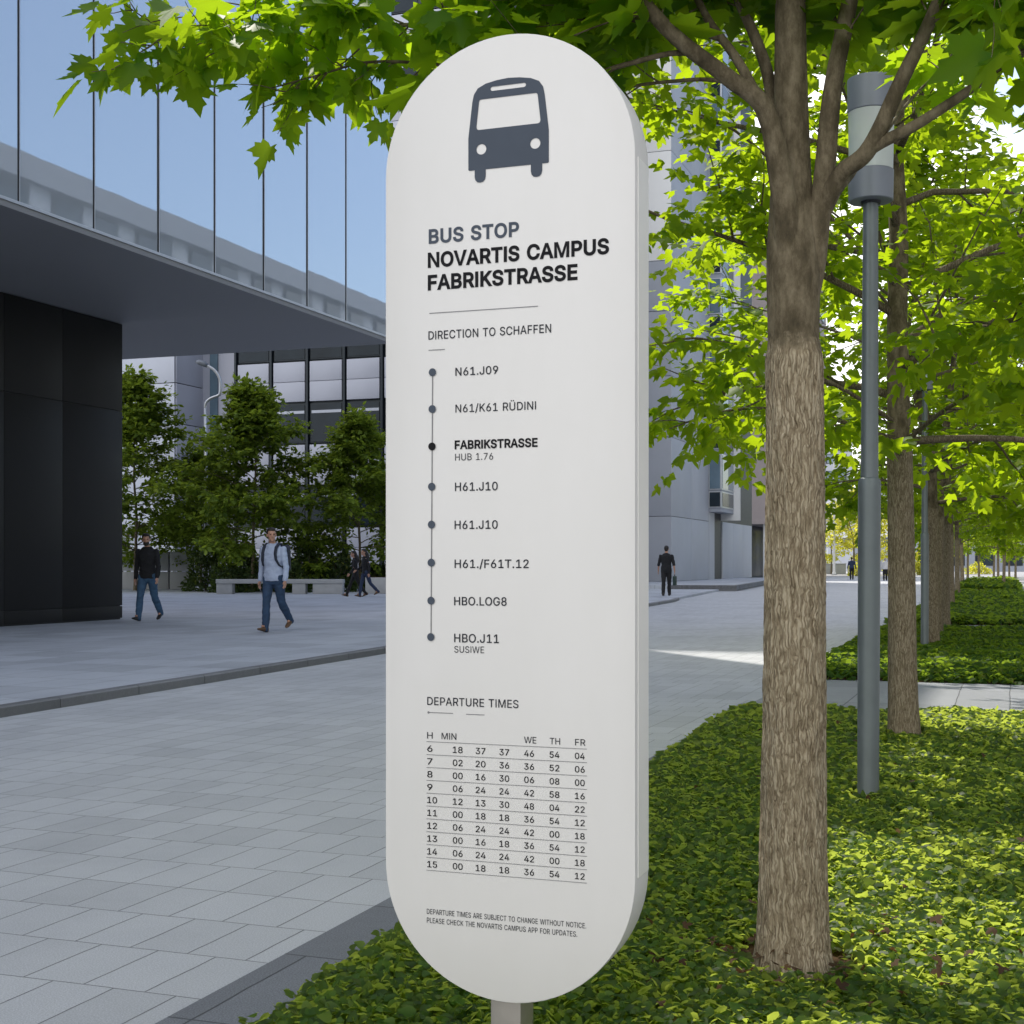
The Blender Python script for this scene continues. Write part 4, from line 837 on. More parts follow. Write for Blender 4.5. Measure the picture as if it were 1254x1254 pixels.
def curve_path(p, d, L, n, rng, up=0.0, wob=.12):
    out = [Vector(p)]; d = Vector(d).normalized()
    for i in range(n):
        d = (d + Vector((rng.gauss(0, wob), rng.gauss(0, wob), rng.gauss(0, wob*.6)+up))).normalized(); out.append(out[-1]+d*L/n)
    return out
def at_path(path, t):
    k = t*(len(path)-1); i = min(int(k), len(path)-2); return path[i].lerp(path[i+1], k-i), (path[i+1]-path[i]).normalized()
def lateral(d, rng, ang):
    r = Vector((rng.gauss(0, 1), rng.gauss(0, 1), rng.gauss(0, .35))); r = (r - d*r.dot(d)).normalized()
    return (d*cos(ang) + r*sin(ang)).normalized()

def trunk_mesh(mb, pts, rad, n=14, flare=1.0, rough=0.0, seed=0):
    """tapered trunk with an uneven, furrowed skin"""
    rg = []
    for p, r in zip(pts, rad):
        ring = []
        for k in range(n):
            w = 2*pi*k/n
            q = Vector((cos(w)*1.0, sin(w)*1.0, p.z*.9))
            e = 1 + rough*noise.noise(Vector((cos(w)*1.6+seed, sin(w)*1.6, p.z*1.3)))
            ring.append((p.x+r*e*cos(w), p.y+r*e*sin(w), p.z))
        rg.append(ring)
    mb.rings(rg)

def gen_tree(seed, H, CR, zf, r0, nprim=16, size=.125, spacing=.075, prof=None, droop=-.05, nsec=(4, 7), ntw=(3, 6), twl=(.28, .5), conic=False, elev=(20, 62)):
    rng = random.Random(seed)
    wood = MB(); trunk = MB(); twigs = []
    zs = [0, .04, .12, .3, .6, 1.0, 1.5, zf-.12, zf-.03, zf, zf+.05, zf+.4, zf+.9]
    lean = (rng.uniform(-.02, .02), rng.uniform(-.02, .02))
    tp = [Vector((lean[0]*z, lean[1]*z, z)) for z in zs]
    tr = [r0*f for f in (1.42, 1.26, 1.12, 1.03, .97, .93, .90, .90, .93, .90, .84, .80, .70)]
    top = curve_path(tp[-1], (rng.uniform(-.1, .1), rng.uniform(-.1, .1), 1), H*.96-zs[-1], 8, rng, .05, .07)
    tr2 = [tr[-1]*(1-i/8.5)+.006 for i in range(9)]
    trunk_mesh(trunk, tp+top[1:], tr+tr2[1:], 16, rough=.10, seed=seed)
    leader = tp[9:] + top[1:]; lz = [p.z for p in leader]
    def lead(z):
        for a, b in zip(leader[:-1], leader[1:]):
            if a.z <= z <= b.z: return a.lerp(b, (z-a.z)/max(b.z-a.z, 1e-6))
        return leader[-1]
    prof = prof or (lambda t: (1-abs(t-.35)*.95))
    for i in range(nprim):
        t = (i+rng.uniform(-.3, .3))/nprim; t = min(max(t, 0), .98)
        z = zf + .05 + (H*.93-zf)*t**.9; az = i*2.39996+rng.uniform(-.35, .35)
        el = R(elev[0]+(elev[1]-elev[0])*t+rng.uniform(-8, 8)); L = CR*prof(t)*rng.uniform(.85, 1.15)*(1.05+.25*t)
        b = lead(z); d = Vector((cos(az)*cos(el+.2), sin(az)*cos(el+.2), sin(el+.2)))
        path = curve_path(b, d, L, 7, rng, droop, .09); rr = r0*(.28-.16*t)
        wood.tube(path, [rr*(1-k/8.2)+.004 for k in range(8)], 7)
        n2 = rng.randint(*nsec)
        for j in range(n2+1):
            tt = .25 + .75*j/n2
            p, dd = at_path(path, min(tt, .999))
            d2 = lateral(dd, rng, R(rng.uniform(35, 70))) if j < n2 else dd
            L2 = L*rng.uniform(.28, .5)*(1.15-.5*tt)
            sec = curve_path(p, d2, L2, 4, rng, droop*.8, .13)
            wood.tube(sec, [rr*.30*(1-k/4.6)+.0025 for k in range(5)], 5, cap=False)
            n3 = rng.randint(*ntw)
            for q in range(n3+1):
                p3, d3 = at_path(sec, min(.15+.85*q/n3, .999))
                d4 = lateral(d3, rng, R(rng.uniform(25, 70))) if q < n3 else d3
                twigs.append(curve_path(p3, d4, rng.uniform(*twl), 3, rng, droop, .14))
    return trunk, wood, twigs

def make_tree(name, seed, label, bark_mat, lmat, tmpl, cat='tree', group=None, loc=(0, 0, 0), size=.125, spacing=.075, hang=.35, cluster=1, upn=.8, **kw):
    tk, wd, tw = gen_tree(seed, size=size, spacing=spacing, **kw)
    t = thing(name, loc, 0, label=label, cat=cat, group=group)
    tk.build('trunk', bark_mat, t, True)
    wd.build('branches', bark_mat if bark_mat is not M['bark2'] else M['bark3'], t, True)
    rng = random.Random(seed+99)
    link('crown', leaf_mesh('crown', tmpl, *leaves_on(tw, rng, spacing, size, hang, upn, cluster=cluster), lmat), t)
    return t

# --- the big maple beside the sign: limbs surveyed from the photo
T1 = G(972, 1184, .03); TZ = T1.y; ZS = (690-430)/1700*TZ + EYE - .03
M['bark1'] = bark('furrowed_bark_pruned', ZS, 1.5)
t1 = thing('maple_tree', T1, 0, label='nearest street tree with furrowed trunk and spreading bare limbs beside the bus stop sign', cat='tree', group='street trees in the ground cover')
def q1(px, py, dz=0.0): return P(px, py, TZ+dz) - T1
TR = [(972, 1215, 52), (972, 1184, 49), (972, 1176, 46), (972, 1160, 43.5), (972, 1120, 42), (972, 1060, 40.5), (972, 1000, 39.6), (973, 900, 38), (973, 800, 37), (973.5, 700, 36), (974, 600, 34.8), (973.5, 500, 34), (973, 460, 34.2), (973, 440, 34.4), (973, 428, 32.6), (972, 415, 30.8),
      (972, 380, 31.5), (972, 340, 32.5), (971, 300, 31), (970, 260, 27), (969, 210, 23.5), (969, 150, 21), (968, 80, 19.5), (968, 0, 18.3), (967, -120, 16), (962, -260, 13), (955, -420, 10), (950, -600, 6), (948, -760, 2)]
tb = MB(); pts = []; rad = []
for i in range(len(TR)-1):
    a, b = TR[i], TR[i+1]; kk_ = max(1, int(abs(a[1]-b[1])/(3.2 if a[1] > 150 else 20)))
    for j in range(kk_):
        f = j/kk_; pts.append(q1(a[0]+(b[0]-a[0])*f, a[1]+(b[1]-a[1])*f)); rad.append((a[2]+(b[2]-a[2])*f)/1700*TZ)
pts.append(q1(*TR[-1][:2])); rad.append(TR[-1][2]/1700*TZ)
nk = 150; rg = []
for p, r in zip(pts, rad):
    ring = []
    for k_ in range(nk):
        w = 2*pi*k_/nk; cx_, sx_ = cos(w), sin(w)
        e = .035*noise.noise(Vector((cx_*1.5, sx_*1.5, p.z*1.1)))*r
        rough_ = 1.0 if p.z < ZS-.01 else .25
        v1 = noise.noise(Vector((cx_*7+.4*noise.noise(Vector((cx_*3, sx_*3, p.z*6))), sx_*7, p.z*5.5)))
        v2 = noise.noise(Vector((cx_*15, sx_*15, p.z*11+7)))
        fur = -max(0, .28-abs(v1))*.0155 - max(0, .22-abs(v2))*.009 + .002*noise.noise(Vector((cx_*30, sx_*30, p.z*60)))
        fl = 1 + (.10*max(0, 1-p.z/.22)**2)*(.6+.9*noise.noise(Vector((cx_*1.3+5, sx_*1.3, 0)))) if p.z < .22 else 1
        rr_ = r*fl + e + fur*rough_ + .003*rough_
        ring.append((p.x+rr_*cx_, p.y+rr_*sx_, p.z))
    rg.append(ring)
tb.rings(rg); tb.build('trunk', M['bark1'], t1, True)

lim = {}
def spl(pts, n):                    # Catmull-Rom through survey points
    out = []
    for i in range(len(pts)-1):
        p0, p1, p2, p3 = pts[max(i-1, 0)], pts[i], pts[i+1], pts[min(i+2, len(pts)-1)]
        for j in range(n):
            t = j/n; out.append(tuple(.5*((2*b) + (-a+c)*t + (2*a-5*b+4*c-d)*t*t + (-a+3*b-3*c+d)*t**3) for a, b, c, d in zip(p0, p1, p2, p3)))
    return out + [tuple(pts[-1])]
LIMBS = {
 'a': [(968, 345, -.03, 20), (962, 270, -.05, 19), (951, 200, -.07, 17), (934, 132, -.09, 14), (892, 96, -.12, 12), (839, 55, -.16, 11), (795, 8, -.2, 10), (748, -60, -.24, 8.5), (690, -160, -.3, 6.5), (640, -260, -.35, 3)],
 'b': [(986, 375, .02, 19), (1000, 310, -.02, 17.5), (1008, 240, -.04, 16), (1015, 150, -.05, 14.5), (1027, 80, -.05, 13), (1042, 10, -.05, 12), (1060, -90, -.05, 10), (1085, -230, -.05, 7), (1100, -360, -.05, 3)],
 'c': [(1008, 262, -.03, 13), (1030, 213, -.1, 12.5), (1060, 186, -.16, 12), (1090, 128, -.20, 11), (1118, 72, -.23, 10), (1140, 20, -.26, 9), (1158, -30, -.29, 8), (1200, -130, -.3, 6), (1230, -230, -.3, 3)],
 'd': [(1058, 186, -.16, 9), (1080, 172, -.18, 8.6), (1120, 152, -.2, 7.6), (1170, 120, -.22, 6.8), (1225, 83, -.25, 5.5), (1300, 40, -.3, 4), (1390, 0, -.3, 2)],
 'e': [(951, 190, .03, 12), (946, 140, .05, 10), (939, 95, .08, 9), (922, 40, .1, 8), (902, -5, .12, 7), (870, -90, .15, 5.5), (840, -190, .2, 3)],
 'f': [(934, 140, -.08, 9), (906, 79, -.02, 7), (870, 25, .04, 6), (850, -10, .1, 5.4), (815, -90, .15, 4.2), (790, -170, .2, 2)],
 'g': [(884, 46, .02, 5.4), (840, 34, .02, 5), (760, 26, .03, 4.6), (690, 25, .03, 4.2), (604, 29, .0, 3.7), (520, 33, -.05, 3.3), (450, 34, -.1, 2.9), (385, 32, -.14, 2.4), (330, 32, -.2, 1.9), (250, 36, -.25, 1.4), (160, 30, -.3, .9)],
 'h': [(858, 68, -.14, 4.6), (820, 66, -.12, 4.2), (760, 80, -.10, 3.8), (700, 96, -.08, 3.4), (600, 88, -.06, 3), (520, 80, -.05, 2.5), (450, 76, -.08, 2.1), (390, 92, -.12, 1.5), (330, 108, -.16, .9)],
 'i': [(905, 104, .02, 3.8), (864, 97, .05, 3.3), (820, 100, .08, 2.9), (770, 108, .10, 2.4), (700, 125, .12, 1.8), (600, 140, .1, 1.0)],
 'j': [(1016, 262, .05, 5), (1030, 235, .2, 4.5), (1060, 190, .45, 4), (1110, 130, .8, 3), (1170, 70, 1.1, 1.5)],
 'k': [(1135, 30, -.26, 4.5), (1165, 12, -.3, 4), (1220, -20, -.35, 3), (1300, -60, -.4, 1.5)],
 'l': [(1035, 55, -.03, 5), (1010, -20, .1, 4), (985, -120, .3, 3), (960, -220, .5, 1.5)]}
lb = MB(); twg = []; rng = random.Random(11)
for key, L in LIMBS.items():
    S_ = spl(L, 6); pth = [q1(a, b, c) for a, b, c, r in S_]; rd = [r*.84/1700*TZ for a, b, c, r in S_]
    for i, p in enumerate(pth): p += Vector((noise.noise(p*4), noise.noise(p*4+Vector((9, 0, 0))), noise.noise(p*4+Vector((0, 9, 0)))))*.010
    lb.tube(pth, rd, 14 if L[0][3] > 8 else 8); lim[key] = pth
def in_lantern(p):                   # the photo shows the lantern free of leaves
    w_ = p + T1; return 1005 < 627+1700*w_.x/w_.y < 1120 and 60 < 690-1700*(w_.z-EYE)/w_.y < 270
def shade_limb(key, pts_, r):           # unseen limbs added above the view to dapple the bed with shade
    S_ = spl([(*p, 0) for p in pts_], 6); pth = [Vector(p[:3]) for p in S_]; n_ = len(pth)
    for i, p in enumerate(pth): p += Vector((noise.noise(p*2), noise.noise(p*2+Vector((9, 0, 0))), noise.noise(p*2+Vector((0, 9, 0)))))*.05*min(1, i/6)
    lb.tube(pth, [r*(1-.9*i/n_) for i in range(n_)], 9); lim[key] = pth
shade_limb('m', [(-.01, .02, 3.1), (-.25, .7, 3.7), (-.7, 1.8, 4.35), (-1.2, 3.0, 4.85), (-1.6, 4.3, 5.2)], .036)
shade_limb('n', [(0, .02, 3.3), (.05, .8, 4.0), (.1, 2.0, 4.7), (-.1, 3.2, 5.1), (-.4, 4.6, 5.4)], .034)
shade_limb('o', [(-.01, 0, 3.2), (-.6, .4, 3.8), (-1.4, 1.1, 4.4), (-2.1, 2.0, 4.8)], .030)
shade_limb('p', [(.01, .02, 3.5), (.5, .7, 4.2), (.9, 1.7, 4.9), (1.1, 2.8, 5.3)], .028)
def spray(path, n, L, start=.1, end=1.0, updown=0.0, spread=(25, 75), sub=True):
    """side twigs along a limb"""
    for i in range(n):
        p, d = at_path(path, min(start+(end-start)*(i+rng.random()*.6)/n, .999))
        if in_lantern(p): continue
        tw = curve_path(p, lateral(d, rng, R(rng.uniform(*spread))), L*rng.uniform(.5, 1.2), 4, rng, updown, .14)
        lb.tube(tw, [.0032, .0026, .002, .0016, .001], 5, cap=False); twg.append(tw)
        if sub:
            for j in range(2):
                p2, d2 = at_path(tw, rng.uniform(.35, .9)); t2 = curve_path(p2, lateral(d2, rng, R(rng.uniform(30, 65))), L*rng.uniform(.3, .6), 3, rng, updown, .14)
                lb.tube(t2, [.002, .0016, .0013, .001], 4, cap=False); twg.append(t2)
# surveyed sprays at the upper left
def pxtwig(pts, r0=.003):
    S_ = spl(pts, 4); pth = [q1(*s) for s in S_]; lb.tube(pth, [r0*(1-.8*i/len(pth)) for i in range(len(pth))], 5, cap=False); twg.append(pth); return pth
for pp in ([(330, 32, -.2), (290, 36, -.22), (240, 55, -.26), (190, 66, -.3), (135, 72, -.33)],
           [(190, 66, -.3), (150, 82, -.34), (112, 88, -.36)], [(135, 72, -.33), (105, 80, -.34)], [(330, 32, -.2), (260, 66, -.26), (215, 92, -.3)], [(450, 34, -.1), (440, 4, -.1), (470, -12, -.1)],
           [(385, 32, -.14), (330, 14, -.2), (270, 2, -.25), (210, -2, -.3), (140, 0, -.32)],
           [(250, 45, -.26), (215, 62, -.28), (190, 78, -.32)], [(290, 34, -.2), (250, 20, -.26), (190, 26, -.3), (150, 40, -.33)],
           [(340, 32, -.2), (300, 50, -.2), (285, 66, -.22)], [(240, 58, -.26), (225, 75, -.24), (232, 88, -.25)],
           [(390, 92, -.12), (355, 112, -.16), (320, 105, -.18), (290, 103, -.2)], [(400, 90, -.12), (380, 115, -.1), (370, 128, -.12), (362, 135, -.15)],
           [(370, 100, -.14), (345, 122, -.16), (320, 132, -.18)], [(450, 76, -.08), (440, 105, -.06), (435, 120, -.08)],
           [(520, 80, -.05), (490, 110, -.02), (472, 135, -.02)], [(480, 78, -.06), (455, 100, -.02), (462, 140, .02)], [(440, 60, -.1), (415, 80, -.14), (400, 70, -.2)],
           [(420, 34, -.12), (400, 55, -.1), (380, 66, -.12)], [(450, 34, -.1), (430, 14, -.15), (400, 8, -.2), (360, 12, -.2)],
           [(500, 33, -.06), (475, 55, -.02), (450, 60, 0)], [(540, 84, -.05), (505, 95, 0), (480, 118, .05)]):
    pxtwig(pp)
spray(lim['g'], 26, .24, .12, .98, -.02); spray(lim['h'], 14, .18, .25, .95, -.03, sub=False); spray(lim['i'], 5, .2, .4, 1.0, -.04, sub=False)
# upper crown above the frame, which shades the ground
n_near = len(twg)
for key, n, L in (('a', 20, .6), ('b', 17, .65), ('c', 20, .55), ('d', 10, .4), ('e', 16, .6), ('f', 14, .55), ('j', 10, .35), ('k', 12, .5), ('l', 14, .55)):
    st = {'a': .62, 'b': .55, 'c': .62, 'd': .68, 'e': .55, 'f': .5, 'j': .55, 'k': .3, 'l': .25}[key]
    spray(lim[key], n, L, st, 1.0, .0)
for key, n, L in (('m', 9, .5), ('n', 9, .5), ('o', 10, .5), ('p', 7, .5)): spray(lim[key], n, L, .42, 1.0, .01)
spray(pts[-22:], 46, .7, .1, 1.0, -.02)
lb.build('limbs', M['bark1'], t1, True)
A_ = leaves_on(twg[:n_near], random.Random(5), .060, .097, hang=.55, upn=.55, jitter=.55)
B_ = leaves_on(twg[n_near:], random.Random(6), .055, .135, hang=.35, upn=.8, jitter=.5)
arr = [np.concatenate([a, b]) for a, b in zip(A_, B_)]
# keep the view of the sign clear: no leaf may hang in front of its face
keep = []
for p in arr[0]:
    w = p + np.array(T1); X = 627+1700*w[0]/w[1]; Y = 690-1700*(w[2]-EYE)/w[1]
    keep.append(not ((w[1] < 3.2 and 440 < X < 830 and Y > -60) or (1000 < X < 1110 and 80 < Y < 260)))
keep = np.array(keep); arr = [a[keep] for a in arr]
link('crown', leaf_mesh('crown', MAPLE, *arr, M['leaf_near']), t1)

# --- the rest of the row
GRP = 'street trees in the ground cover'
T2 = G(1107, 899, .085); T2.z = 0
t2 = make_tree('maple_tree', 21, 'second street tree along the row, with slim furrowed trunk just right of the lamp post', M['bark2'], M['leaf'], MAPLE2, group=GRP, loc=T2,
               H=7.6, CR=2.6, zf=2.03, r0=.098, nprim=28, size=.108, spacing=.046, nsec=(6, 8), ntw=(4, 6), twl=(.28, .5), elev=(4, 62), droop=-.05)
def bough_spray(t, paths, seed, n, L, mat, size):        # extra boughs of a tree, joined to its branches
    r_ = random.Random(seed); wb = MB(); tws = []
    for pp in paths:
        S_ = [P(a, b, c) - Vector(t.location) for a, b, c in spl(pp, 5)]
        wb.tube(S_, [.016*(1-.85*i/len(S_))+.002 for i in range(len(S_))], 6); tws.append(S_[len(S_)//2:])
        for i in range(n):
            p, d = at_path(S_, min(.25+.75*(i+r_.random())/n, .999)); tw = curve_path(p, lateral(d, r_, R(r_.uniform(25, 75))), L*r_.uniform(.6, 1.3), 4, r_, -.05, .13)
            wb.tube(tw, [.005, .004, .003, .002, .0015], 4, cap=False); tws.append(tw)
            for j in range(2):
                p2, d2 = at_path(tw, r_.uniform(.3, .9)); tws.append(curve_path(p2, lateral(d2, r_, R(r_.uniform(25, 65))), L*.6, 3, r_, -.05, .13))
    wb.build('extra_boughs', M['bark3'], t, True)
    link('extra_foliage', leaf_mesh('extra_foliage', MAPLE2, *leaves_on(tws, r_, .055, size, .4, .6), mat), t)
Z2 = T2.y
bough_spray(t2, [[(1100, 520, Z2), (1020, 470, Z2-.3), (930, 440, Z2-.6), (860, 415, Z2-.9), (815, 420, Z2-1.1)],
                 [(1100, 540, Z2), (1010, 510, Z2+.2), (940, 500, Z2+.1), (880, 505, Z2), (820, 525, Z2-.1)],
                 [(1098, 350, Z2), (1000, 250, Z2), (900, 160, Z2), (820, 130, Z2-.1)],
                 [(1110, 540, Z2), (1160, 500, Z2-.6), (1220, 470, Z2-1.1), (1260, 470, Z2-1.4)],
                 [(1098, 260, Z2), (1010, 70, Z2+.5), (880, -70, Z2+1), (740, -110, Z2+1.4)], [(1098, 200, Z2), (1040, 20, Z2+.2), (930, -110, Z2+.2), (800, -150, Z2+.3)],  # two unseen boughs added above the view to shade the bed
                 [(1110, 560, Z2), (1060, 530, Z2-.5), (1020, 520, Z2-.8)]], 3, 6, .42, M['leaf'], .112)
row = [(1139, 797, 41, 'slender third street tree standing beside the second lamp post', .85), (1147, 780, 42, 'fourth street tree of the row, close behind the second lamp post', 1.0),
       (1157, 769, 43, 'fifth street tree of the row, its trunk right of the two behind the lamp post', 1.0), (1164.5, 747, 41, 'sixth street tree, rising from the back of the third planting bed', 1.0),
       (1172.5, 731, 42, 'seventh street tree, darkest trunk far down the row', 1.05), (1178.5, 719.5, 43, 'eighth street tree, last close-set trunk of the receding row', 1.1)]
protos = {}
for i, (px, py, sd, lab, sc) in enumerate(row):
    loc = G(px, py)
    if sd not in protos:
        t = make_tree('maple_tree', sd, lab, M['bark2'], M['leaf'], OVAL if sd != 41 else MAPLE2, group=GRP, loc=loc, H=7.3, CR=2.35, zf=2.05, r0=.095, nprim=24, size=.145, spacing=.065, nsec=(5, 7), ntw=(4, 5), elev=(6, 60))
        protos[sd] = t
    else:
        t = copy_tree(protos[sd]); t.location = loc; t['label'] = lab
    t.scale = (1.3, 1.3, 1.0) if i == 0 else (sc,)*3; t.rotation_euler.z = i*1.3
# trees of the far plaza behind the row
far = [(1185, 709.5, 42, 'lone far tree with dark thin trunk left of the far group', 1.0), (1217, 709.3, 43, 'far tree with pale trunk, left of a close pair', .95), (1222.5, 713, 41, 'far tree leaning close to its pale neighbour', .95),
       (1229, 723, 42, 'far tree with pale trunk at the corner of the last bed', .8), (1243.5, 708.5, 43, 'far tree with dark trunk at the right edge of the view', 1.0), (1236, 706.5, 41, 'most distant tree between the two rightmost far trunks', 1.0), (1199, 707, 43, 'far tree in the gap between the row and the far group', 1.0)]
for i, (px, py, sd, lab, sc) in enumerate(far):
    t = copy_tree(protos[sd]); t.location = G(px, py); t['label'] = lab; t['group'] = 'trees on the far plaza'; t.scale = (sc,)*3; t.rotation_euler.z = 2+i*1.7
# sunlit yellow-green trees closing the street
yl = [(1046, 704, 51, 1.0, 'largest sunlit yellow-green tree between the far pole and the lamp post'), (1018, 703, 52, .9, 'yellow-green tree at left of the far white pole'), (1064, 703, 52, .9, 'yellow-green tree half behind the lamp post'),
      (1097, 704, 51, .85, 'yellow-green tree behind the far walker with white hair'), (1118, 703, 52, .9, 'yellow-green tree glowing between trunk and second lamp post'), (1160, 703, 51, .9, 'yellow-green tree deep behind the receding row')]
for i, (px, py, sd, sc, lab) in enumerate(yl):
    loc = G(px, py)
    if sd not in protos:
        t = make_tree('sunlit_tree', sd, lab, M['bark3'], M['leaf_far'], OVAL, group='sunlit trees closing the street', loc=loc, H=8.2, CR=3.1, zf=2.1, r0=.11, nprim=17, size=.26, spacing=.12, cluster=2, nsec=(4, 6), ntw=(3, 4), twl=(.4, .7), elev=(10, 60))
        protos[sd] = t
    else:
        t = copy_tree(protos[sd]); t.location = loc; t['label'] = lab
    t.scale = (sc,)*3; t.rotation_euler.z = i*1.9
# plaza trees: layered conical crowns
pt = [(310, 724.5, 61, 1.0, 'tall conical tree behind the bench and the man with a backpack'), (166, 723, 62, 1.0, 'conical tree rising beside the dark wall corner'), (441, 724, 63, .86, 'smaller conical tree behind the two dark-clothed walkers'),
      (246, 722, 62, .66, 'dark conical tree between the wall corner and the tallest plaza tree')]
for i, (px, py, sd, sc, lab) in enumerate(pt):
    loc = G(px, py, PZ)
    if i < 3:
        t = make_tree('plaza_tree', sd, lab, M['bark3'], M['leaf_plaza'], OVAL, group='conical trees on the plaza', loc=loc, H=(8.7, 9.6, 7.4)[i]/sc, CR=(2.7, 3.1, 2.9)[i], zf=1.35, r0=.085, nprim=34, size=.22, spacing=.075, cluster=2, nsec=(5, 7), ntw=(3, 5), twl=(.4, .75),
                      prof=lambda t: max(.10, 1.02-1.0*t**1.15), elev=(4, 42), droop=-.03, hang=.15, upn=1.2)
        protos[sd] = t
    else:
        t = copy_tree(protos[sd]); t.location = loc; t['label'] = lab
    t.scale = (sc,)*3; t.rotation_euler.z = i*2.1

def shrub(name, loc, r, h, n, seed, mat, size, label, group=None):
    rng_ = np.random.default_rng(seed); t = thing(name, loc, 0, label=label, cat='shrub', group=group)
    d = rng_.normal(size=(n, 3)); d[:, 2] = np.abs(d[:, 2]); d = unit(d)
    lump = 1 + .22*np.sin(d[:, 0]*5+seed)*np.cos(d[:, 1]*4+seed*2) + .10*np.sin(d[:, 2]*9+seed)
    rad = lump*rng_.uniform(.55, 1.03, n)**.6
    pos = d*rad[:, None]*np.array([r, r, h])
    tip = unit(d + rng_.normal(scale=.7, size=(n, 3))); nor = unit(d+rng_.normal(scale=.6, size=(n, 3))+np.array([0, 0, .7]))
    link('foliage', leaf_mesh('foliage', OVAL, pos, tip, nor, size*rng_.uniform(.6, 1.2, n), mat), t)
    m = MB()
    for k in range(7):
        a = k*.9+seed; m.tube([(0, 0, 0), (r*.3*cos(a), r*.3*sin(a), h*.45), (r*.55*cos(a), r*.55*sin(a), h*.8)], [.02, .013, .006], 5)
    m.build('stems', M['bark3'], t, True); return t
for i, (px, py, w, top, lab) in enumerate([(252, 724, 26, 676, 'dark clipped shrub at the left end of the bench'), (283, 725.5, 24, 690, 'low bright shrub just behind the left end of the bench'), (335, 724.5, 30, 672, 'dark shrub behind the middle of the bench'),
                                  (378, 724.5, 28, 668, 'olive rounded shrub right of the man with a backpack'), (362, 725.5, 16, 696, 'small light green shrub above the bench seat'), (416, 724.5, 20, 678, 'olive shrub beside the two dark-clothed walkers'), (300, 724, 26, 680, 'dark shrub under the tall plaza tree'),
                                  (462, 724, 18, 690, 'low shrub half hidden by the bus stop sign')]):
    loc = G(px, py, PZ); sc = loc.y/1700
    shrub('shrub', loc, w*sc, (py-top)*sc, 1500, i+1, M['shrub'], .16, lab, 'shrubs behind the bench')
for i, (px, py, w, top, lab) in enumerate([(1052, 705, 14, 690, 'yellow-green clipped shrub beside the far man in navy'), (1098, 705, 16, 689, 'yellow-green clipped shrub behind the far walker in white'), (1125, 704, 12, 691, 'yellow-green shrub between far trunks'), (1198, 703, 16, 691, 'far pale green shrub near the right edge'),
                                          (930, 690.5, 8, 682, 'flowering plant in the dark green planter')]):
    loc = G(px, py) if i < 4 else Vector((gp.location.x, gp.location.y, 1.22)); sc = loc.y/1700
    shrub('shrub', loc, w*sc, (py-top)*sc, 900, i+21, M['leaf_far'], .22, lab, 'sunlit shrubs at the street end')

# ------------------------------------------------------------------ ground cover beds
def bed(name, corners, dens, lsize, hh, mat, tmpl, label, seed, clear=(), near=None):
    """corners: (a_left at start, a_right, s0, s1, a_left at end), in street coordinates"""
    aL0, aR, s0, s1, aL1 = corners; rg_ = np.random.default_rng(seed)
    def left(s): return aL0 + (aL1-aL0)*(s-s0)/(s1-s0)
    def hfun(a, s):
        d = np.minimum(np.minimum(a-left(s), aR-a), np.minimum(s-s0, s1-s)); e = np.clip(d/.22, 0, 1)
        b = .72 + .18*np.sin(a*2.3+s*1.1+seed) * np.sin(s*1.7-a) + .12*np.sin(a*6.1+1)*np.sin(s*5.3) + .06*np.sin(a*13+s*11)
        return hh*b*np.sqrt(e), d
    soil = MB(); na, ns = 24, max(12, int((s1-s0)/.35)); g = []
    for j in range(ns+1):
        s = s0+(s1-s0)*j/ns
        for i in range(na+1):
            l = left(s); a = l+(aR-l)*i/na; h, _ = hfun(np.array(a), np.array(s)); g.append((a, s, max(.006, float(h)*.42)))
    soil.add(g, [(j*(na+1)+i, j*(na+1)+i+1, (j+1)*(na+1)+i+1, (j+1)*(na+1)+i) for j in range(ns) for i in range(na)])
    o = soil.build('planting_bed', M['soil'], smooth=True); o.rotation_euler = (0, 0, -YAW); o.location.z = .002; tag(o, kind='structure')
    pos = []; 
    area = (aR-(aL0+aL1)/2)*(s1-s0); n = int(area*dens)
    a = rg_.uniform(0, 1, n); s = rg_.uniform(s0, s1, n); l = left(s); a = l + (aR+.02-l)*a
    if near:                                       # thin out with distance, larger leaves
        keep_ = rg_.uniform(0, 1, n) < np.clip(near/np.maximum(s, .1), .3, 1); a, s = a[keep_], s[keep_]
    h, d = hfun(a, s)
    # patchy: sparse spots with litter showing
    patch = np.sin(a*3.1+seed)*np.sin(s*2.3+1) + .6*np.sin(a*7.7)*np.sin(s*6.1+2)
    keep_ = rg_.uniform(0, 1, len(a)) < np.clip(1.15-.5*np.maximum(patch-.55, 0), .45, 1)
    for (ca_, cs_, cr_) in clear: keep_ &= ((a-ca_)**2+(s-cs_)**2 > (cr_*rg_.uniform(.75, 1.3, len(a)))**2)
    a, s, h, d = (v[keep_] for v in (a, s, h, d)); n = len(a)
    z = h*(1.05-.55*rg_.uniform(0, 1, n)**1.6) + .012
    edge = d < .10
    a = a + rg_.normal(scale=.03, size=n)
    pos = np.stack([a, s, z], 1); az = rg_.uniform(0, 2*pi, n)
    tip = np.stack([np.cos(az), np.sin(az), rg_.normal(-.15, .35, n)], 1)
    nor = np.stack([rg_.normal(0, .75, n), rg_.normal(0, .75, n), np.ones(n)], 1)
    sz = lsize*rg_.uniform(.55, 1.35, n)
    if near: sz = sz*np.clip(np.sqrt(s/near), 1, 1.7)
    o = link(name, leaf_mesh(name, tmpl, pos, tip, nor, sz, mat)); o.rotation_euler = (0, 0, -YAW)
    return tag(o, label, 'ground cover', None, 'stuff')
t1a, t1s = LS(T1); t2a, t2s = LS(T2)
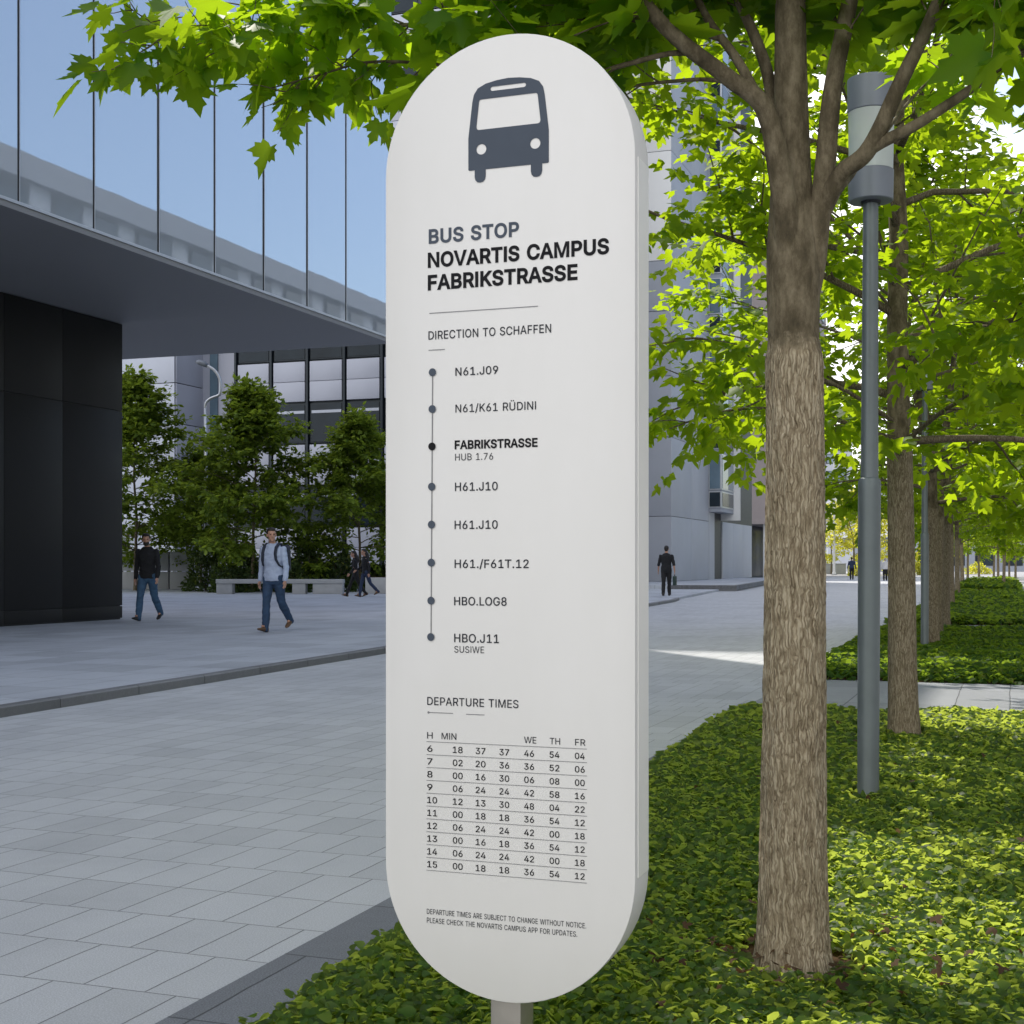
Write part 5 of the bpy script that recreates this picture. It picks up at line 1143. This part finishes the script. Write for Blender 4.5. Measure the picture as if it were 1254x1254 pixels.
bed('ground_cover', (-1.80, .75, 1.3, 11.75, -2.20), 7800, .032, .115, M['ivy'], IVY, 'low leafy ground cover carpeting the nearest bed around the big trunk', 1,
    clear=((t1a, t1s, .22), (t2a, t2s, .18), (*LS(G(1063, 974, .05)), .10)), near=5.0)
def litter(n, seed):                   # dead leaves caught in the nearest bed
    r_ = np.random.default_rng(seed); a = np.concatenate([t1a+r_.normal(0, .28, n//2), r_.uniform(-1.7, .7, n-n//2)]); s = np.concatenate([t1s+r_.normal(0, .3, n//2), r_.uniform(3, 11, n-n//2)])
    pos = np.stack([a, s, r_.uniform(.055, .135, n)], 1); az = r_.uniform(0, 2*pi, n)
    o = link('leaf_litter', leaf_mesh('leaf_litter', MAPLE2, pos, np.stack([np.cos(az), np.sin(az), r_.normal(0, .3, n)], 1), np.stack([r_.normal(0, .5, n), r_.normal(0, .5, n), np.ones(n)], 1), r_.uniform(.018, .040, n), M['dead_leaf']))
    o.rotation_euler = (0, 0, -YAW); tag(o, 'brown dead leaves scattered in the nearest bed', 'leaf litter', None, 'stuff')
M['dead_leaf'] = leaf_mat('dead_leaf', (.035, .02, .01), (.12, .07, .035), (.3, .15, .05), .15, .7, .15)
litter(230, 8)
bed('ground_cover', (-2.25, .6, 15.2, 27.0, -2.35), 1400, .070, .145, M['ivy_far'], IVY, 'ground cover of the second bed beyond the cross path', 2)
bed('ground_cover', (-2.4, .5, 29.6, 45, -2.4), 600, .11, .18, M['ivy_far'], OVAL, 'ground cover of the third bed down the row', 3)
bed('ground_cover', (-2.4, .4, 47, 60, -2.4), 300, .15, .2, M['ivy_far'], OVAL, 'ground cover of the fourth bed down the row', 4)
bed('ground_cover', (-2.4, .3, 62.5, 74, -2.4), 200, .2, .42, M['ivy_far'], OVAL, 'ground cover of the fifth bed down the row', 5)
bed('ground_cover', (-2.4, .3, 76, 92, -2.4), 150, .22, .42, M['ivy_far'], OVAL, 'ground cover of the farthest bed down the row', 6)
# ------------------------------------------------------------------ lamps and poles
def lamp(loc, top, label, r=.045):
    t = thing('street_lamp', loc, 0, label=label, cat='street lamp', group='grey lamp posts in the tree row')
    hz = top - .615
    MB().lathe([(.055, 0), (.053, .02), (.0545, .9), (.056, 1.62), (.056, 1.66), (.050, 1.675), (.0435, 1.68)], 28).build('pole_sleeve', M['lamp_metal'], t, sharp=30)
    MB().lathe([(.0435, 1.66), (.037, hz+.03)], 28).build('pole', M['lamp_metal'], t, sharp=30)
    MB().lathe([(.048, hz-.012), (.050, hz+.002)], 24).build('collar', M['joint'], t, sharp=30)
    MB().lathe([(.04, hz), (.106, hz), (.110, hz+.004), (.1125, hz+.150), (.109, hz+.153), (.03, hz+.153)], 40).build('lantern_base', M['lamp_head'], t, sharp=30)
    m = MB(); m.rings([[(r_*cos(2*pi*k/40), r_*sin(2*pi*k/40), z) for k in range(40)] for r_, z in ((.1085, hz+.154), (.1105, hz+.30), (.113, hz+.445), (.109, hz+.445), (.1065, hz+.30), (.1045, hz+.154), )])
    m.build('lantern_glass', M['lamp_glass'], t, sharp=40)
    MB().lathe([(.010, hz+.153), (.010, hz+.445)], 12, (.012, .0)).build('lamp_rod', M['alu'], t, True)
    MB().lathe([(.092, hz+.156), (.094, hz+.20), (.055, hz+.265), (.02, hz+.285)], 32).build('reflector', M['lamp_core'], t, sharp=40)
    MB().lathe([(.03, hz+.446), (.113, hz+.446), (.1165, hz+.450), (.119, hz+.60), (.117, hz+.612), (.10, hz+.615)], 40).build('lantern_cap', M['lamp_head'], t, sharp=30)
    return t
L1 = G(1063, 974, .085); L1.z = 0; lamp(L1, EYE+(690-97)/1700*L1.y, 'grey lamp post with cylindrical glass lantern just behind the nearest tree').rotation_euler = (0, R(.25), 0)
L2 = G(1132.5, 799); c = lamp(L2, 4.3, 'second lamp post, smaller in the distance, left of the third tree trunk')
L3 = G(1165.6, 741); lamp(L3, 4.3, 'third lamp post, thin and pale, seen between far tree trunks')
fp = G(1021.5, 704); m = thing('flagpole', fp, 0, label='thin white pole standing in front of the far yellow-green trees', cat='pole')
MB().lathe([(.22, 0), (.20, .3), (.14, .32), (.10, 12.5), (.05, 12.9)], 14).build('mast', M['white'], m, sharp=40); MB().lathe([(.3, 0), (.3, .06)], 14).build('base_plate', M['lamp_metal'], m)
cl_ = G(252, 723, PZ); m = thing('street_light', cl_, 0, label='grey street light with a hooked arm above the plaza trees', cat='street light')
sc = cl_.y/1700; zz_ = lambda py: EYE-PZ+(690-py)*sc
MB().tube([(0, 0, 0), (0, 0, zz_(600)), (0, 0, zz_(500))], [.10, .085, .07], 12).build('pole', M['alu'], m, True)
arm = [(252, 502), (252, 494), (258, 488), (268, 484), (270, 478), (270, 468), (267, 459), (261, 452), (252, 447)]
MB().tube([((a-252)*sc, 0, zz_(b)) for a, b, in [q[:2] for q in spl(arm, 3)]], .065, 10).build('arm', M['alu'], m, True)
MB().tube([((a-252)*sc, 0, zz_(b)) for a, b in ((254, 448), (250, 445.5), (244, 443.5), (240, 443))], [.09, .13, .12, .05], 12).build('lamp_head', M['lamp_head'], m, True)
# far low wall at the street's end
a, b = G(1008, 703), G(1036, 703); m = thing('low_wall', (a.x, a.y, 0), 0, label='pale low wall at the end of the street left of the far man', cat='wall')
MB().bbox(0, b.x-a.x, 0, .5, 0, 1.15, .03).build('wall_body', M['bench'], m, sharp=30); MB().bbox(-.05, b.x-a.x+.05, -.05, .55, 1.151, 1.25, .02).build('coping', M['lowwall'], m, sharp=30)

# ------------------------------------------------------------------ the people in the photo
def at(px, py, z0=0.0): return G(px, py, z0)
pb1, T_, A_ = make_person(at(181, 760, PZ), R(166), 1.79, (17, -13), (6, 24), (-8, 12), (10, 14), 'black_cloth', 'denim', 'black_shoe', beard=True, head_turn=25, build=1.05, label='bearded man in black jacket and jeans walking beside the dark wall')
pb2, T2_, A2_ = make_person(at(335, 774, PZ), R(158), 1.77, (9, -13), (4, 30), (-8, 6), (12, 14), 'blue_shirt', 'denim2', 'brown_shoe', head_turn=42, build=1.03, label='man in pale blue shirt and jeans walking with a dark backpack')
bp = thing('backpack', pb2.location, R(158), label='dark backpack on the back of the man in the pale blue shirt', cat='backpack'); bp.scale = pb2.scale
m = MB(); m.bbox(-.165, .165, -.33, -.125, 1.00, 1.45, .06); m.v = [tuple(T2_(v)) for v in m.v]
m.build('pack_body', M['pack'], bp, True)
m = MB(); m.bbox(-.12, .12, -.375, -.30, 1.03, 1.24, .03); m.v = [tuple(T2_(v)) for v in m.v]; m.build('pocket', M['pack'], bp, True)
for sx in (1, -1):
    MB().tube([T2_(p) for p in ((.09*sx, -.15, 1.42), (.105*sx, -.085, 1.475), (.115*sx, .0, 1.475), (.118*sx, .085, 1.42), (.120*sx, .125, 1.32), (.132*sx, .122, 1.22), (.155*sx, .07, 1.13), (.15*sx, -.06, 1.07), (.12*sx, -.14, 1.04))], [.016, .022, .026, .027, .026, .022, .016, .012, .010], 10).build('strap', M['pack'], bp, True)
pb3, T3_, A3_ = make_person(at(816, 729.5, PZ), R(-14), 1.80, (6, -5), (2, 6), (-8, 6), (8, 14), 'black_cloth', 'black_trousers', 'black_shoe', sleeve=.2, build=1.07, lean=1, label='man in black short-sleeved shirt seen from behind, carrying a bag by the grey tower')
hb = thing('hand_bag', pb3.location, R(-14), label='dark green bag in the right hand of the man in black seen from behind', cat='bag'); hb.scale = pb3.scale
hx = A3_[0][2]
m = MB(); m.bbox(hx.x-.05, hx.x+.06, hx.y-.16, hx.y+.20, hx.z-.50, hx.z-.17, .035); m.build('bag_body', M['bag'], hb, True)
MB().tube([(hx.x+.0, hx.y-.06, hx.z-.19), (hx.x, hx.y-.04, hx.z-.115), (hx.x, hx.y+.02, hx.z-.10), (hx.x, hx.y+.08, hx.z-.115), (hx.x, hx.y+.10, hx.z-.19)], .009, 8).build('handle', M['bag'], hb, True)
make_person(at(435, 730.5, PZ), R(95), 1.66, (24, -20), (4, 16), (-8, 10), (30, 30), 'black_cloth', 'black_trousers', 'brown_shoe', long_hair=True, female=True, build=.92, label='woman in dark coat and trousers striding, left one of the two walkers', vox=.014)
make_person(at(447.5, 731, PZ), R(120), 1.68, (15, -20), (5, 25), (10, -12), (50, 20), 'black_cloth', 'navy', 'brown_shoe', long_hair=True, female=True, build=.92, label='walker in dark top and navy trousers, right one of the two', vox=.014)
make_person(at(1043, 709.8), R(-10), 1.74, (8, -8), (3, 10), (-8, 8), (10, 14), 'navy', 'black_trousers', 'black_shoe', build=1.08, label='far man in navy jacket standing by the yellow shrubs', vox=.018)
make_person(at(1084, 711), R(-15), 1.66, (6, -6), (2, 8), (-6, 8), (20, 14), 'white_cloth', 'black_trousers', 'black_shoe', hair='hair_grey', female=True, skirt=True, build=1.2, label='far walker in white top and dark skirt beside the lamp post', vox=.018)

# ------------------------------------------------------------------ light, sky, camera
SUN_AZ, SUN_EL = R(-22), R(52)
w = bpy.data.worlds.new('World'); SC.world = w; w.use_nodes = True
nt = w.node_tree; bg = nt.nodes['Background']
sk = nt.nodes.new('ShaderNodeTexSky'); sk.sky_type = 'NISHITA'; sk.sun_disc = False
sk.sun_elevation = SUN_EL; sk.sun_rotation = SUN_AZ % (2*pi); sk.air_density = 1.0; sk.dust_density = 1.6; sk.ozone_density = 1.0
# broken bright cloud added over the clear sky to lift the shade
class NW(N):
    def __init__(s, t): s.t = t
q = NW(nt); gv = q.coord('Generated')
sx = q.n('ShaderNodeSeparateXYZ', {0: gv})
el = q.math('MAXIMUM', sx.outputs[2], .04)
cv = q.n('ShaderNodeCombineXYZ', {0: q.math('DIVIDE', sx.outputs[0], q.math('ADD', el, .25)), 1: q.math('DIVIDE', sx.outputs[1], q.math('ADD', el, .25)), 2: 1.3}).outputs[0]
cl1 = q.noise(cv, 1.15, 8, .58)
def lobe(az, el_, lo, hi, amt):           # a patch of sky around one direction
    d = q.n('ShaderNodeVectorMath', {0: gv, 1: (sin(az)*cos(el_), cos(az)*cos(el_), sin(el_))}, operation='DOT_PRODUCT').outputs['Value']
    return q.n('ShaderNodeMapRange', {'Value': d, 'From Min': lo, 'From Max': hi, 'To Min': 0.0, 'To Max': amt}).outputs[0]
cov = q.math('ADD', cl1, lobe(YAW+pi, R(25), .40, .93, .36))       # unseen bright cloud added behind the viewer to light the sign
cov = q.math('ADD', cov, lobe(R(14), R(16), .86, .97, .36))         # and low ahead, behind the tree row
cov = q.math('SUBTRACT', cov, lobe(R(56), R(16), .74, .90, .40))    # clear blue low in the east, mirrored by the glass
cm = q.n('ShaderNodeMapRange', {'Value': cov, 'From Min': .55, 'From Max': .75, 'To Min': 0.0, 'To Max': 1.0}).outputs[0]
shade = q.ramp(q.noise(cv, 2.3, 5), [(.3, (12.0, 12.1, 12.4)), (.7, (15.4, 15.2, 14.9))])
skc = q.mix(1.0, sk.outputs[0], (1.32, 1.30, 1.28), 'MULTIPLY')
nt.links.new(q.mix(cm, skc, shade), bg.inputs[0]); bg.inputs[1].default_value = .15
ld = bpy.data.lights.new('sun', 'SUN'); ld.energy = 5.0; ld.angle = R(.53); ld.color = (1.0, .94, .84)
lo = bpy.data.objects.new('sun', ld); COL.objects.link(lo)
lo.rotation_euler = Vector((sin(SUN_AZ)*cos(SUN_EL), cos(SUN_AZ)*cos(SUN_EL), sin(SUN_EL))).to_track_quat('Z', 'Y').to_euler(); lo.location = (0, 0, 60)

cd = bpy.data.cameras.new('camera'); cam = bpy.data.objects.new('camera', cd); COL.objects.link(cam)
cd.sensor_width = 36; cd.lens = 1700/1254*36; cd.shift_y = 63/1254; cd.clip_end = 4000; cd.clip_start = .05
cam.location = (0, 0, EYE); cam.rotation_euler = (R(90), 0, 0); SC.camera = cam
SC.view_settings.view_transform = 'Standard'; SC.view_settings.look = 'None'; SC.view_settings.exposure = 0; SC.view_settings.gamma = 1
SC.render.resolution_x = SC.render.resolution_y = 1024
SC.cycles.max_bounces = 8; SC.cycles.transparent_max_bounces = 8; SC.cycles.use_denoising = True; SC.cycles.sample_clamp_indirect = 6
